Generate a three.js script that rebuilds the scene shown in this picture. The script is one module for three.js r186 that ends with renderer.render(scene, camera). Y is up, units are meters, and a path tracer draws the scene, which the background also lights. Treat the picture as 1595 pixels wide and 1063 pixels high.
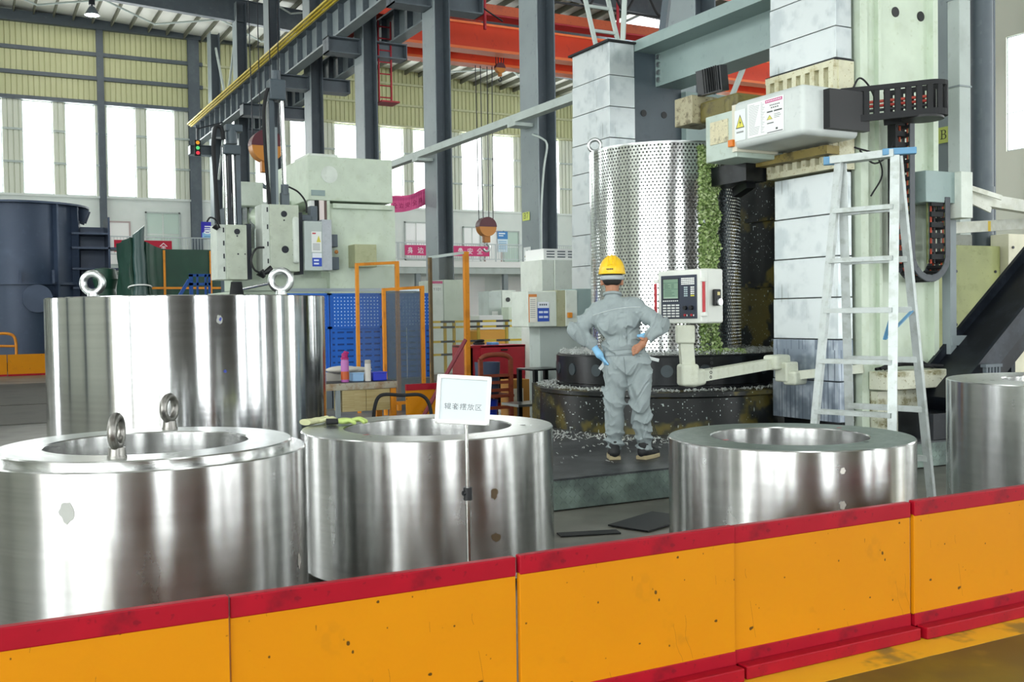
import * as THREE from 'three';
import { mergeGeometries, toCreasedNormals } from 'three/addons/utils/BufferGeometryUtils.js';
import { RoundedBoxGeometry } from 'three/addons/geometries/RoundedBoxGeometry.js';
import { MarchingCubes } from 'three/addons/objects/MarchingCubes.js';
import { RectAreaLightUniformsLib } from 'three/addons/lights/RectAreaLightUniformsLib.js';

// ---------------------------------------------------------------- camera, sky, exposure
const scene = new THREE.Scene();
const camera = new THREE.PerspectiveCamera(36.54, 1595 / 1063, 0.05, 300);
camera.rotation.order = 'YXZ';
camera.position.set(0, 1.5, 0);
camera.rotation.set(-1.45 * Math.PI / 180, -27.9 * Math.PI / 180, -0.85 * Math.PI / 180);
scene.add(camera);
scene.background = new THREE.Color(0xf4f8fb);           // flat overcast sky outside the hall
const renderer = new THREE.WebGLRenderer({ antialias: true });
renderer.toneMapping = THREE.LinearToneMapping;
renderer.toneMappingExposure = 0.96;
renderer.shadowMap.enabled = true;
RectAreaLightUniformsLib.init();
const DAY = new THREE.Color(0.965, 1.0, 0.995);
const WINDOW_LIGHT = 10.0, SKYLIGHT = 5.0;               // radiance of the daylight in windows and roof lights

// ---------------------------------------------------------------- helpers
const V = (x, y, z) => new THREE.Vector3(x, y, z);
let _s = 1234567;
const rnd = () => { _s = (_s + 0x6d2b79f5) | 0; let t = Math.imul(_s ^ (_s >>> 15), 1 | _s); t = (t + Math.imul(t ^ (t >>> 7), 61 | t)) ^ t; return ((t ^ (t >>> 14)) >>> 0) / 4294967296; };
const rr = (a, b) => a + (b - a) * rnd();
const used = {};
function nm(n) { if (used[n] === undefined) { used[n] = 0; return n; } used[n]++; return n + '_' + String(used[n]).padStart(3, '0'); }
// geometries, in world metres
function fin(g, x = 0, y = 0, z = 0, rx = 0, ry = 0, rz = 0) {
  if (rx || ry || rz) g.applyMatrix4(new THREE.Matrix4().makeRotationFromEuler(new THREE.Euler(rx, ry, rz, 'YXZ')));
  g.translate(x, y, z); return g;
}
const box = (w, h, d, x, y, z, rx, ry, rz) => fin(new THREE.BoxGeometry(w, h, d), x, y, z, rx, ry, rz);
const bb = (x0, x1, y0, y1, z0, z1) => box(Math.abs(x1 - x0), Math.abs(y1 - y0), Math.abs(z1 - z0), (x0 + x1) / 2, (y0 + y1) / 2, (z0 + z1) / 2);
const rbox = (w, h, d, r, x, y, z, rx, ry, rz) => fin(new RoundedBoxGeometry(w, h, d, 2, r), x, y, z, rx, ry, rz);
const rbb = (x0, x1, y0, y1, z0, z1, r = 0.01) => rbox(Math.abs(x1 - x0), Math.abs(y1 - y0), Math.abs(z1 - z0), r, (x0 + x1) / 2, (y0 + y1) / 2, (z0 + z1) / 2);
const cyl = (r0, r1, h, n, x, y, z, rx, ry, rz) => fin(new THREE.CylinderGeometry(r1, r0, h, n), x, y, z, rx, ry, rz);
const sph = (r, x, y, z, n = 16) => fin(new THREE.SphereGeometry(r, n, Math.max(6, n >> 1)), x, y, z);
const tor = (R, r, x, y, z, rx, ry, rz, n = 32) => fin(new THREE.TorusGeometry(R, r, 12, n), x, y, z, rx, ry, rz);
function bar(a, b, w, h = w) {                            // square bar from a to b
  const d = b.clone().sub(a), L = d.length(), g = new THREE.BoxGeometry(w, h, L);
  const m = new THREE.Matrix4().lookAt(a, b, Math.abs(d.y) > 0.999 * L ? V(1, 0, 0) : V(0, 1, 0));
  m.setPosition(a.clone().add(b).multiplyScalar(0.5)); g.applyMatrix4(m); return g;
}
function rod(a, b, r, n = 10, r2 = r) {
  const d = b.clone().sub(a), L = d.length(), g = new THREE.CylinderGeometry(r2, r, L, n);
  g.applyQuaternion(new THREE.Quaternion().setFromUnitVectors(V(0, 1, 0), d.normalize()));
  const c = a.clone().add(b).multiplyScalar(0.5); g.translate(c.x, c.y, c.z); return g;
}
const tube = (pts, r, n = 24, k = 8, closed = false) => new THREE.TubeGeometry(new THREE.CatmullRomCurve3(pts, closed, 'centripetal'), n, r, k, closed);
function lathe(prof, n, x, y, z) { return fin(toCreasedNormals(new THREE.LatheGeometry(prof.map((p) => new THREE.Vector2(p[0], p[1])), n), 0.35), x, y, z); }
function shapeOf(pts) { const s = new THREE.Shape(); pts.forEach((p, i) => (i ? s.lineTo(p[0], p[1]) : s.moveTo(p[0], p[1]))); s.closePath(); return s; }
function prism(pts, depth, bevel = 0) {                   // outline in x,y pulled along +z
  return new THREE.ExtrudeGeometry(shapeOf(pts), { depth, bevelEnabled: bevel > 0, bevelSize: bevel, bevelThickness: bevel, bevelSegments: 1, steps: 1, curveSegments: 6 });
}
function boxUV(g) {                                       // texture coordinates in metres by the way a face points
  const p = g.attributes.position, n = g.attributes.normal, uv = new Float32Array(p.count * 2);
  for (let i = 0; i < p.count; i++) {
    const ax = Math.abs(n.getX(i)), ay = Math.abs(n.getY(i)), az = Math.abs(n.getZ(i));
    if (ax >= ay && ax >= az) { uv[2 * i] = p.getZ(i); uv[2 * i + 1] = p.getY(i); } else if (ay >= az) { uv[2 * i] = p.getX(i); uv[2 * i + 1] = p.getZ(i); } else { uv[2 * i] = p.getX(i); uv[2 * i + 1] = p.getY(i); }
  }
  g.setAttribute('uv', new THREE.BufferAttribute(uv, 2)); return g;
}
function join(gs) {
  if (!Array.isArray(gs)) return gs;
  if (gs.length === 1) return gs[0];
  const a = gs.map((g) => { const q = g.index ? g.toNonIndexed() : g; for (const k of Object.keys(q.attributes)) if (!['position', 'normal', 'uv'].includes(k)) q.deleteAttribute(k); return q; });
  return mergeGeometries(a);
}
function mk(name, gs, m, keepUV) {
  const g = join(gs); if (!keepUV) boxUV(g);
  const o = new THREE.Mesh(g, m); o.name = name; o.castShadow = o.receiveShadow = true; return o;
}
// a thing made of parts: a Group at its base; part geometry is given in world metres
function thing(name, label, category, at = [0, 0, 0], group) {
  const o = new THREE.Group(); o.name = nm(name); o.position.set(...at); scene.add(o);
  o.userData = { label, category }; if (group) o.userData.group = group; return o;
}
function part(parent, name, gs, m, label, keepUV) {
  const o = mk(name, gs, m, keepUV); let q = parent; const off = V(0, 0, 0);
  while (q && q !== scene) { off.add(q.position); q = q.parent; }
  o.geometry.translate(-off.x, -off.y, -off.z); parent.add(o); if (label) o.userData.label = label; return o;
}
function solo(name, label, category, gs, m, group, keepUV) {   // a thing of one mesh, origin at its base
  const o = mk(nm(name), gs, m, keepUV); o.geometry.computeBoundingBox(); const b = o.geometry.boundingBox;
  const c = V((b.min.x + b.max.x) / 2, b.min.y, (b.min.z + b.max.z) / 2);
  o.geometry.translate(-c.x, -c.y, -c.z); o.position.copy(c); o.userData = { label, category }; if (group) o.userData.group = group; scene.add(o); return o;
}
function struct(name, gs, m, label, keepUV) { const o = mk(nm(name), gs, m, keepUV); o.userData = { kind: 'structure' }; if (label) { o.userData.label = label; } scene.add(o); return o; }
function piece(parent, name, gs, m) { const o = mk(name, gs, m); parent.add(o); return o; }   // pieces of the setting, world metres under an unmoved parent
function rep(parent, name, geo, m, places) {              // alike pieces that share one geometry
  for (const p of places) { const o = new THREE.Mesh(geo, m); o.name = name; o.position.set(p[0], p[1], p[2]); if (p[3]) o.rotation.y = p[3]; o.castShadow = o.receiveShadow = true; parent.add(o); }
}

// ---------------------------------------------------------------- textures
function noise2(seed, per) {                              // tiling value noise
  const t = new Float32Array(per * per); let s = seed * 7919 + 17;
  for (let i = 0; i < t.length; i++) { s = (Math.imul(s, 1664525) + 1013904223) | 0; t[i] = (s >>> 8) / 16777216; }
  return (x, y) => {
    const xi = Math.floor(x), yi = Math.floor(y), f = x - xi, g = y - yi, u = f * f * (3 - 2 * f), v = g * g * (3 - 2 * g);
    const q = (a, b) => t[(((b % per) + per) % per) * per + (((a % per) + per) % per)];
    return (q(xi, yi) * (1 - u) + q(xi + 1, yi) * u) * (1 - v) + (q(xi, yi + 1) * (1 - u) + q(xi + 1, yi + 1) * u) * v;
  };
}
function fbm(seed, base, oct) {
  const ns = []; for (let i = 0; i < oct; i++) ns.push(noise2(seed + i * 31, base << i));
  return (u, v) => { let a = 0, w = 0.5, s = 0; for (let i = 0; i < oct; i++) { a += w * ns[i](u * (base << i), v * (base << i)); s += w; w *= 0.55; } return a / s; };
}
function tex(n, f, srgb = true, m = n) {                  // f(u, v) gives [r, g, b] or one grey value, 0 to 1
  const d = new Uint8Array(n * m * 4);
  for (let j = 0; j < m; j++) for (let i = 0; i < n; i++) {
    let c = f((i + 0.5) / n, (j + 0.5) / m); if (typeof c === 'number') c = [c, c, c];
    const k = 4 * (j * n + i); for (let q = 0; q < 3; q++) d[k + q] = Math.max(0, Math.min(255, c[q] * 255)); d[k + 3] = 255;
  }
  const t = new THREE.DataTexture(d, n, m); t.wrapS = t.wrapT = THREE.RepeatWrapping; t.magFilter = THREE.LinearFilter; t.minFilter = THREE.LinearMipmapLinearFilter;
  if (srgb) t.colorSpace = THREE.SRGBColorSpace; t.needsUpdate = true; return t;
}
const rept = (t, sx, sy = sx) => { const c = t.clone(); c.repeat.set(sx, sy); c.needsUpdate = true; return c; };
const hex = (h) => [((h >> 16) & 255) / 255, ((h >> 8) & 255) / 255, (h & 255) / 255];
const mixc = (a, b, t) => a.map((v, i) => v + (b[i] - v) * t);
const sst = (a, b, x) => { const t = Math.max(0, Math.min(1, (x - a) / (b - a))); return t * t * (3 - 2 * t); };
const std = (c, rough = 0.6, metal = 0, o = {}) => new THREE.MeshStandardMaterial({ color: c, roughness: rough, metalness: metal, ...o });
const N1 = fbm(3, 4, 5), N2 = fbm(11, 8, 5), N3 = fbm(23, 16, 4), N4 = fbm(41, 32, 3), N5 = fbm(57, 3, 4);
// worn paint: a base colour with patches, spots and scratches of another
function worn(base, patch, amount, scale, rough = 0.5, metal = 0, o = {}) {
  const a = hex(base), b = hex(patch), s = amount * 37 + base % 97;
  const A = fbm(Math.floor(s) + 5, 5, 5), B = fbm(Math.floor(s) + 9, 24, 3);
  const t = tex(256, (u, v) => { const p = A(u, v), q = B(u, v); const k = Math.min(1, sst(0.62 - amount * 0.25, 0.8, p) * 0.75 + sst(0.74 - amount * 0.06, 0.8, q) * 0.6); return mixc(a, b, k * Math.min(1, 0.35 + amount)).map((c) => c * (0.95 + 0.1 * A(v, u))); });
  return std(0xffffff, rough, metal, { map: rept(t, 1 / scale), ...o });
}
// lettering: a canvas drawn by f(g, w, h)
function canvasTex(w, h, f) { const c = document.createElement('canvas'); c.width = w; c.height = h; const g = c.getContext('2d'); f(g, w, h); const t = new THREE.CanvasTexture(c); t.colorSpace = THREE.SRGBColorSpace; return t; }
// a printed sheet lying on the face given by origin o (lower left), right r and up u
function sheet(parent, name, o, r, u, t, label, rough = 0.5, th = 0.004) {
  const n = r.clone().cross(u).normalize().multiplyScalar(th), a = o.clone().add(n), g = new THREE.BufferGeometry();
  const c = [a, a.clone().add(r), a.clone().add(r).add(u), a.clone().add(u)], b = c.map((p) => p.clone().sub(n));
  const pos = [], uv = [], quad = (p, q, s, w, t4) => { pos.push(...p.toArray(), ...q.toArray(), ...s.toArray(), ...p.toArray(), ...s.toArray(), ...w.toArray()); const k = t4; uv.push(...k[0], ...k[1], ...k[2], ...k[0], ...k[2], ...k[3]); };
  quad(c[0], c[1], c[2], c[3], [[0, 0], [1, 0], [1, 1], [0, 1]]);
  const e = [[0.01, 0.01], [0.01, 0.01], [0.01, 0.01], [0.01, 0.01]];
  for (let i = 0; i < 4; i++) { const j = (i + 1) % 4; quad(c[i], b[i], b[j], c[j], e); }
  g.setAttribute('position', new THREE.Float32BufferAttribute(pos, 3)); g.setAttribute('uv', new THREE.Float32BufferAttribute(uv, 2)); g.computeVertexNormals();
  const m = t.isMaterial ? t : std(0xffffff, rough, 0, { map: t });
  return part(parent, name, g, m, label, true);
}
// Chinese characters as pen strokes on a 10 x 10 grid (y down)
const HAN = {
  '辊': [[0, 2, 4.2, 2], [2, .5, .8, 4.8, 4.4, 4.8], [2.4, 3.4, 2.4, 9.6], [0, 7.4, 4.5, 6.8], [5.3, 1, 9, 1, 9, 4.3, 5.3, 4.3, 5.3, 1], [5.3, 2.6, 9, 2.6], [5.4, 5, 5.4, 9.2, 6.9, 8.6], [5.4, 6.8, 7, 6.8], [9.4, 5.6, 7.6, 6.8], [7.6, 5, 7.6, 9, 9.6, 9, 9.6, 8]],
  '套': [[0.6, 1.6, 9.4, 1.6], [5, .2, 4, 3, .3, 5], [5.4, 1.8, 9.7, 4.6], [3.2, 4, 3.2, 7.2], [3.2, 4.2, 7, 4.2], [3.2, 5.2, 6.6, 5.2], [3.2, 6.2, 6.6, 6.2], [.4, 7.3, 9.6, 7.3], [4.4, 7.5, 2.8, 9.3, 7.6, 8.9], [6.4, 8, 8.2, 9.8]],
  '摆': [[0, 2.8, 3.4, 2.8], [1.8, .3, 1.8, 9, .8, 8.6], [0, 6.4, 3.4, 5], [4.2, .8, 9.4, .8, 9.4, 2.8, 4.2, 2.8, 4.2, .8], [5.9, .8, 5.9, 2.8], [7.7, .8, 7.7, 2.8], [4.6, 4.4, 9.2, 4.4], [3.8, 6, 9.8, 6], [6.8, 3.2, 6.8, 6], [6.2, 6.2, 4.6, 9.2, 8.6, 8.8], [7.8, 7.4, 9.4, 9.6]],
  '放': [[2.4, .2, 2.8, 1.6], [.2, 2.2, 5, 2.2], [2, 2.4, 2, 5, .3, 9.6], [2, 4.6, 4.4, 4.6, 4.2, 9, 3.2, 8.6], [6.6, .3, 5.2, 4.2], [6, 2.6, 9.8, 2.6], [8.8, 2.8, 7.6, 6.4, 4.8, 9.6], [5.8, 4.2, 7.2, 7, 9.8, 9.6]],
  '区': [[9.4, .9, .9, .9, .9, 9.2, 9.6, 9.2], [7.8, 2.4, 5.4, 5, 2.6, 7.4], [3, 2.8, 5.2, 4.8, 8, 7.6]],
  '保': [[2.6, .3, .2, 4.4], [1.6, 2.8, 1.6, 9.8], [3.8, .9, 9, .9, 9, 3.8, 3.8, 3.8, 3.8, .9], [3, 5.4, 9.8, 5.4], [6.4, 3.8, 6.4, 9.8], [6.2, 5.6, 3, 9], [6.6, 5.6, 9.8, 9]],
  '安': [[5, .2, 5, 1.4], [.6, 3.2, .9, 1.8, 9.2, 1.8, 8.6, 3.4], [4.6, 3, 2.8, 6.6, 8.6, 9.7], [7.2, 4.8, 5.6, 8, 1, 9.8], [.3, 5, 9.7, 5]],
  '全': [[5, .2, .2, 4.6], [5, .2, 9.8, 4.6], [2.4, 4.8, 7.6, 4.8], [2.4, 7, 7.6, 7], [.6, 9.4, 9.4, 9.4], [5, 4.8, 5, 9.4]],
  '身': [[5, .1, 4, 1.4], [2.4, 1.4, 2.4, 6.6], [2.4, 1.4, 7.4, 1.4, 7.4, 9.6, 6.2, 9.2], [2.4, 3, 7.4, 3], [2.4, 4.7, 7.4, 4.7], [.6, 6.6, 8.8, 6.2], [7.6, 6.6, .8, 9.8]],
  '边': [[1, .6, 2.2, 1.8], [.4, 3.8, 2.4, 3.8, 2.2, 7.4, .4, 9.2], [1.8, 7.8, 4, 9.2, 9.8, 9.3], [3.6, 2.6, 9, 2.6, 8.6, 7.6, 7, 7], [6, .4, 5.8, 4.4, 3.4, 8]],
  '隐': [[.6, .6, .6, 9.8], [.6, .7, 2.8, .7, 1.6, 3.4, 2.8, 5.4, .8, 6.4], [5.4, .2, 3.8, 2.2], [4.8, 1.2, 7.6, 1.2, 6.8, 2.4], [4, 2.6, 9, 2.6, 9, 5.6, 4, 5.6], [4, 4.1, 9, 4.1], [3.8, 7, 3.4, 9], [5, 6.6, 5, 9.2, 8, 9.2, 8, 8], [6.4, 6.2, 7, 7.4], [8.6, 6.6, 9.6, 8.6]],
  '患': [[2.6, .8, 7.4, .8, 7.4, 2.2, 2.6, 2.2, 2.6, .8], [1.4, 3.2, 8.6, 3.2, 8.6, 5, 1.4, 5, 1.4, 3.2], [5, 0, 5, 6], [1.4, 7, .6, 9.2], [3, 6.8, 3, 9.4, 7.6, 9.4, 7.6, 8], [5, 6.4, 5.8, 7.8], [8.4, 6.8, 9.6, 8.8]],
};
function han(g, s, x, y, size, gap, lw) {
  g.lineWidth = lw; g.lineCap = 'round'; g.lineJoin = 'round';
  for (const ch of s) { for (const st of HAN[ch] || []) { g.beginPath(); for (let i = 0; i < st.length; i += 2) { const px = x + st[i] * size / 10, py = y + st[i + 1] * size / 10; i ? g.lineTo(px, py) : g.moveTo(px, py); } g.stroke(); } x += size + gap; }
}

// ---------------------------------------------------------------- materials of the hall
const M = {};
M.steelGrey = worn(0x58626a, 0x6d777c, 0.35, 3, 0.55);          // grey painted building steel
M.steelLight = worn(0x8c979a, 0x767f84, 0.3, 3, 0.5);
M.steelPale = worn(0xb9c4c0, 0xa3ada8, 0.3, 2, 0.5);
M.sheetYellow = std(0xffffff, 0.55, 0, { map: rept(tex(256, (u, v) => mixc(hex(0xd2d4a8), hex(0xc2c596), N1(u, v))), 0.2) });
M.sheetPale = std(0xdde2d2, 0.55);
M.girtPale = std(0xc3c6a2, 0.55);
M.roofWhite = std(0xf3f3ec, 0.75);
M.purlin = std(0x6d6e60, 0.6);
M.plaster = std(0xffffff, 0.85, 0, { map: rept(tex(256, (u, v) => mixc(hex(0xe9efeb), hex(0xd9e2dd), N2(u, v))), 0.15) });
M.white = std(0xf2f4f2, 0.6);
M.whiteGloss = std(0xf4f5f3, 0.3);
M.pane = std(0xffffff, 0.2, 0, { emissive: DAY, emissiveIntensity: 2.2 });
M.mull = std(0xc9d2d4, 0.5);
M.black = std(0x121417, 0.5);
M.rubber = std(0x1b1d20, 0.75);
M.darkSteel = worn(0x2b2f36, 0x3c4148, 0.4, 1.5, 0.45, 0.3);
M.craneRed = worn(0xd33a12, 0xb92a12, 0.4, 4, 0.4);
M.craneOrange = std(0xe9733a, 0.45);
M.redPaint = worn(0xa51c2c, 0x7c1420, 0.4, 1, 0.5);
M.yellowBar = std(0xc9b22e, 0.5);
M.orange = worn(0xd98a1c, 0xb26a14, 0.4, 0.8, 0.55);
M.concrete = (() => {
  const a = hex(0x75746c), b = hex(0x55554f), c = hex(0x8c8a80);
  const t = tex(1024, (u, v) => { const p = N1(u, v), q = N3(u, v), r = N4(v, u); return mixc(mixc(a, b, sst(0.45, 0.7, p)), c, sst(0.6, 0.8, q) * 0.5).map((k) => k * (0.94 + 0.12 * r)); });
  return std(0xffffff, 0.5, 0, { map: rept(t, 0.16), roughnessMap: rept(tex(512, (u, v) => 0.55 + 0.4 * N2(u, v), false), 0.3) });
})();
M.floorPlate = worn(0x46453f, 0x2f2f2b, 0.5, 2, 0.6);
M.epoxy = std(0xffffff, 0.35, 0, { map: rept(tex(512, (u, v) => mixc(mixc(hex(0x625a1c), hex(0x4a4620), sst(0.35, 0.65, N1(u, v))), hex(0x7a6a2a), 0.4 * sst(0.6, 0.75, N3(u, v)))), 0.5) });

// ---------------------------------------------------------------- floor, walls, roof
const XL = -14, XR = 40, ZB = 14, ZF = -60;
const roofY = (x) => 18.0 - 0.052 * x;
const floor = struct('floor', bb(XL - 0.3, XR + 0.3, -0.3, 0, ZF - 0.3, ZB + 0.3), M.concrete);
piece(floor, 'aisle_coating', bb(XL, 30, 0.0, 0.002, -3.07, 2.6), M.epoxy);
piece(floor, 'yellow_line', bb(XL, 30, 0.0, 0.003, -3.42, -3.07), std(0xffffff, 0.5, 0, { map: rept(tex(256, (u, v) => mixc(hex(0xd9a21a), hex(0x8a7430), sst(0.58, 0.75, N2(u, v)))), 0.6) }));
for (const [x1, z0, z1] of [[2.0, -27.6, -20.6], [1.35, -20.4, -16.7]]) piece(floor, 'floor_plate', bb(-3, x1, 0, 0.012, z0, z1), M.floorPlate);
const winFar = [0.5, 2.93, 5.0, 7.08, 9.13, 13.0, 15.1, 17.2, 19.9, 22.83, 24.99, 28.3, 30.54, 34];
const WW = 1.48, WB = 8.25, WT = 13.15;
function corr(x0, x1, y0, y1, z) {                        // ribbed wall sheet facing +z
  const p = []; let x = x0; const w = 0.27;
  while (x < x1 - 0.01) { const e = Math.min(x + w, x1); p.push([x, 0], [Math.min(x + 0.012, e), 0.06], [Math.min(x + 0.225, e), 0.06], [Math.min(x + 0.237, e), 0]); x += w; } p.push([x1, 0]);
  const pos = []; for (let i = 0; i + 1 < p.length; i++) { const [a, b] = p[i], [c, d] = p[i + 1]; if (c <= a) continue; pos.push(a, y0, z + b, c, y0, z + d, c, y1, z + d, a, y0, z + b, c, y1, z + d, a, y1, z + b); }
  const g = new THREE.BufferGeometry(); g.setAttribute('position', new THREE.Float32BufferAttribute(pos, 3)); g.setAttribute('uv', new THREE.Float32BufferAttribute(new Float32Array(pos.length / 3 * 2), 2)); g.computeVertexNormals(); return g;
}
// far wall: plastered below, ribbed sheet above, window openings between piers
const gaps = []; { let x = XL; for (const w of winFar) { gaps.push([x, w]); x = w + WW; } gaps.push([x, XR]); }
const wallFar = struct('wall_far', [bb(XL - 0.3, XR + 0.3, 0, WB, ZF - 0.3, ZF), ...gaps.map(([a, b]) => bb(a, b, WB, WT, ZF - 0.3, ZF)), prismRoof(ZF - 0.3, ZF, WT)], M.plaster);
function prismRoof(z0, z1, y0) { const g = prism([[XL - 0.3, y0], [XR + 0.3, y0], [XR + 0.3, roofY(XR + 0.3)], [XL - 0.3, roofY(XL - 0.3)]], z1 - z0); g.translate(0, 0, z0); return g; }
for (const [a, b] of gaps) piece(wallFar, 'wall_sheet', corr(a, b, WB, WT, ZF + 0.005), M.sheetPale);  // paler sheet beside the windows, their glare put into the colour
piece(wallFar, 'wall_sheet', corr(XL, XR, WT, 17.4, ZF + 0.005), M.sheetYellow);
piece(wallFar, 'sill_band', bb(XL, XR, WB - 0.12, WB, ZF, ZF + 0.12), M.plaster);
for (const y of [WT + 0.1, 14.55, 15.83]) { piece(wallFar, 'girt', bb(XL, 12.2, y - 0.1, y + 0.1, ZF + 0.07, ZF + 0.26), M.steelGrey); piece(wallFar, 'girt', bb(12.2, XR, y - 0.06, y + 0.06, ZF + 0.07, ZF + 0.24), M.girtPale); }
for (const y of [9.9, 11.6]) for (const [a, b] of gaps) if (b - a > 0.3) piece(wallFar, 'girt', bb(a, b, y - 0.05, y + 0.05, ZF + 0.04, ZF + 0.16), M.steelPale);
for (const x of [-5, 0.9, 6.8, 11.7, 21.9, 27.2, 33.2]) { const w = x === 11.7 || x === 27.2 ? 0.3 : 0.17; struct('wall_post', [bb(x - w, x + w, 0, 17.3, ZF + 0.04, ZF + 0.08), bb(x - w, x + w, 0, 17.3, ZF + 0.3, ZF + 0.34), bb(x - 0.02, x + 0.02, 0, 17.3, ZF + 0.08, ZF + 0.3)], x > 20 ? M.steelPale : M.steelGrey); }
struct('trim_1', bb(XL, XR, 17.15, 17.7, ZF + 0.1, ZF + 0.4), M.steelGrey).rotation.set(0, 0, 0);
// windows
let winCount = 0;
const lightOf = (w, h, power) => { const l = new THREE.RectAreaLight(DAY, power, w, h); l.castShadow = true; return l; };
function windowAt(x, y, z, yaw, w, h, rows, cols = 1, power = WINDOW_LIGHT, lit = true) {
  const o = new THREE.Group(); o.name = 'window_' + (++winCount); o.userData = { kind: 'structure' }; o.position.set(x, y, z); o.rotation.y = yaw; scene.add(o);
  const t = 0.05;
  piece(o, 'window_frame', [box(t, h, 0.1, -w / 2 + t / 2, 0, 0), box(t, h, 0.1, w / 2 - t / 2, 0, 0), box(w, t, 0.1, 0, h / 2 - t / 2, 0), box(w, t, 0.1, 0, -h / 2 + t / 2, 0)], M.mull);
  const ph = h / rows, pw = w / cols, pg = boxUV(new THREE.PlaneGeometry(pw - 0.03, ph - 0.03));
  const places = []; for (let i = 0; i < rows; i++) for (let j = 0; j < cols; j++) places.push([-w / 2 + (j + 0.5) * pw, -h / 2 + (i + 0.5) * ph, -0.06]);
  rep(o, 'window_pane', pg, M.pane, places);
  for (let i = 1; i < rows; i++) piece(o, 'mullion', box(w, 0.035, 0.05, 0, -h / 2 + i * ph, 0), M.mull);
  for (let j = 1; j < cols; j++) piece(o, 'mullion', box(0.035, h, 0.05, -w / 2 + j * pw, 0, 0), M.mull);
  if (lit) { const l = lightOf(w - 0.1, h - 0.1, power); l.position.set(0, 0, -0.045); l.rotation.y = Math.PI; o.add(l); }
  return o;
}
for (const x of winFar) windowAt(x + WW / 2, (WB + WT) / 2, ZF - 0.1, 0, WW, WT - WB, 3);
// the two long sides and the wall behind the camera, with their daylight bands
const HI = [8.25, 13.15], LO = [0.3, 5.2];
function sideWall(name, along, at, dir, hi, lo, mat = M.sheetPale) {         // along 'z' or 'x'; dir: way into the room
  const a0 = along === 'z' ? ZF : XL, a1 = along === 'z' ? ZB : XR;
  const B = (s0, s1, y0, y1) => along === 'z' ? bb(dir > 0 ? at - 0.3 : at, dir > 0 ? at : at + 0.3, y0, y1, s0, s1) : bb(s0, s1, y0, y1, at, at + 0.3);
  const gs = [], span = (list, y0, y1) => { let s = a0; for (const [c, w] of list) { gs.push(B(s, c - w / 2, y0, y1)); s = c + w / 2; } gs.push(B(s, a1, y0, y1)); };
  gs.push(B(a0, a1, 0, LO[0])); span(lo, ...LO); gs.push(B(a0, a1, LO[1], HI[0])); span(hi, ...HI);
  gs.push(B(a0, a1, HI[1], 19));
  const o = struct(name, gs, mat);
  const yaw = along === 'z' ? (dir > 0 ? Math.PI / 2 : -Math.PI / 2) : Math.PI;
  for (const [list, [y0, y1], rows] of [[hi, HI, 3], [lo, LO, 3]]) for (const [c, w] of list) windowAt(along === 'z' ? at - dir * 0.1 : c, (y0 + y1) / 2, along === 'z' ? c : at + 0.1, yaw, w, y1 - y0, rows, w > 2 ? 2 : 1);
  return o;
}
const every = (a, b, s, w) => { const r = []; for (let x = a; x <= b + 1e-6; x += s) r.push([x, w]); return r; };
sideWall('wall_left', 'z', XL, 1, every(-45, 7, 13, 4.8), [[-25, 4.6], [0, 4.8], [5.4, 4.6], [10.8, 4.6]]);
sideWall('wall_right', 'z', XR, -1, every(-51.2, 8.8, 12, 4.8), [[-13, 4.8], [-3, 4.8], [7, 4.8]]);
sideWall('wall_back', 'x', ZB, -1, every(-8, 34, 14, 4.8), [[-11.6, 3.4], [1.2, 3.2], [15.6, 4.8], [21.4, 4.8], [27.2, 4.8]], std(0x3a3832, 0.75));  // dark colour put in for an unlit wall, mirrored in the rings
// roof: lining, purlins, rafters, roof lights
const slope = Math.atan(-0.052), roofL = Math.hypot(XR - XL + 1, 0.052 * (XR - XL + 1)), xm = (XL + XR) / 2;
const ceiling = struct('ceiling', box(roofL, 0.15, ZB - ZF + 0.6, xm, roofY(xm) + 0.08, (ZF + ZB) / 2, 0, 0, slope), M.roofWhite);
{ const places = []; const g = boxUV(box(0.07, 0.26, ZB - ZF, 0, 0, 0)); for (let x = XL + 0.5; x < XR; x += 0.95) places.push([x, roofY(x) - 0.14, (ZF + ZB) / 2]); rep(ceiling, 'purlin', g, M.purlin, places); }
const colZ = []; for (let k = 0; k < 12; k++) colZ.push(-9.84 - 5.9 * k + 17.7);
const frameZ = colZ.filter((z) => z > -57.2 && z < 13);
for (const z of frameZ) { if (z < -55) continue;
  const cx = xm, cy = roofY(xm) - 0.27 - 0.55; const R = (h, t, dy) => box(roofL - 1.2, h, t, cx, cy + dy, z, 0, 0, slope);
  const o = struct('roof_rafter', R(1.05, 0.03, 0), M.steelGrey); piece(o, 'flange', R(0.04, 0.36, 0.53), M.steelGrey); piece(o, 'flange', R(0.04, 0.36, -0.53), M.steelGrey);
}
for (let i = 0; i < 6; i++) for (const z0 of [-56.9, -51.1]) { // rods that brace the roof
  const x = -2 + i * 5.6, a = V(x, roofY(x) - 0.5, z0), b = V(x + 5.6, roofY(x + 5.6) - 0.5, z0 + 5.6), c = V(x, roofY(x) - 0.5, z0 + 5.6), d = V(x + 5.6, roofY(x + 5.6) - 0.5, z0);
  struct('roof_brace', [rod(a, b, 0.05, 6), rod(c, d, 0.05, 6)], M.steelPale);
}
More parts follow.
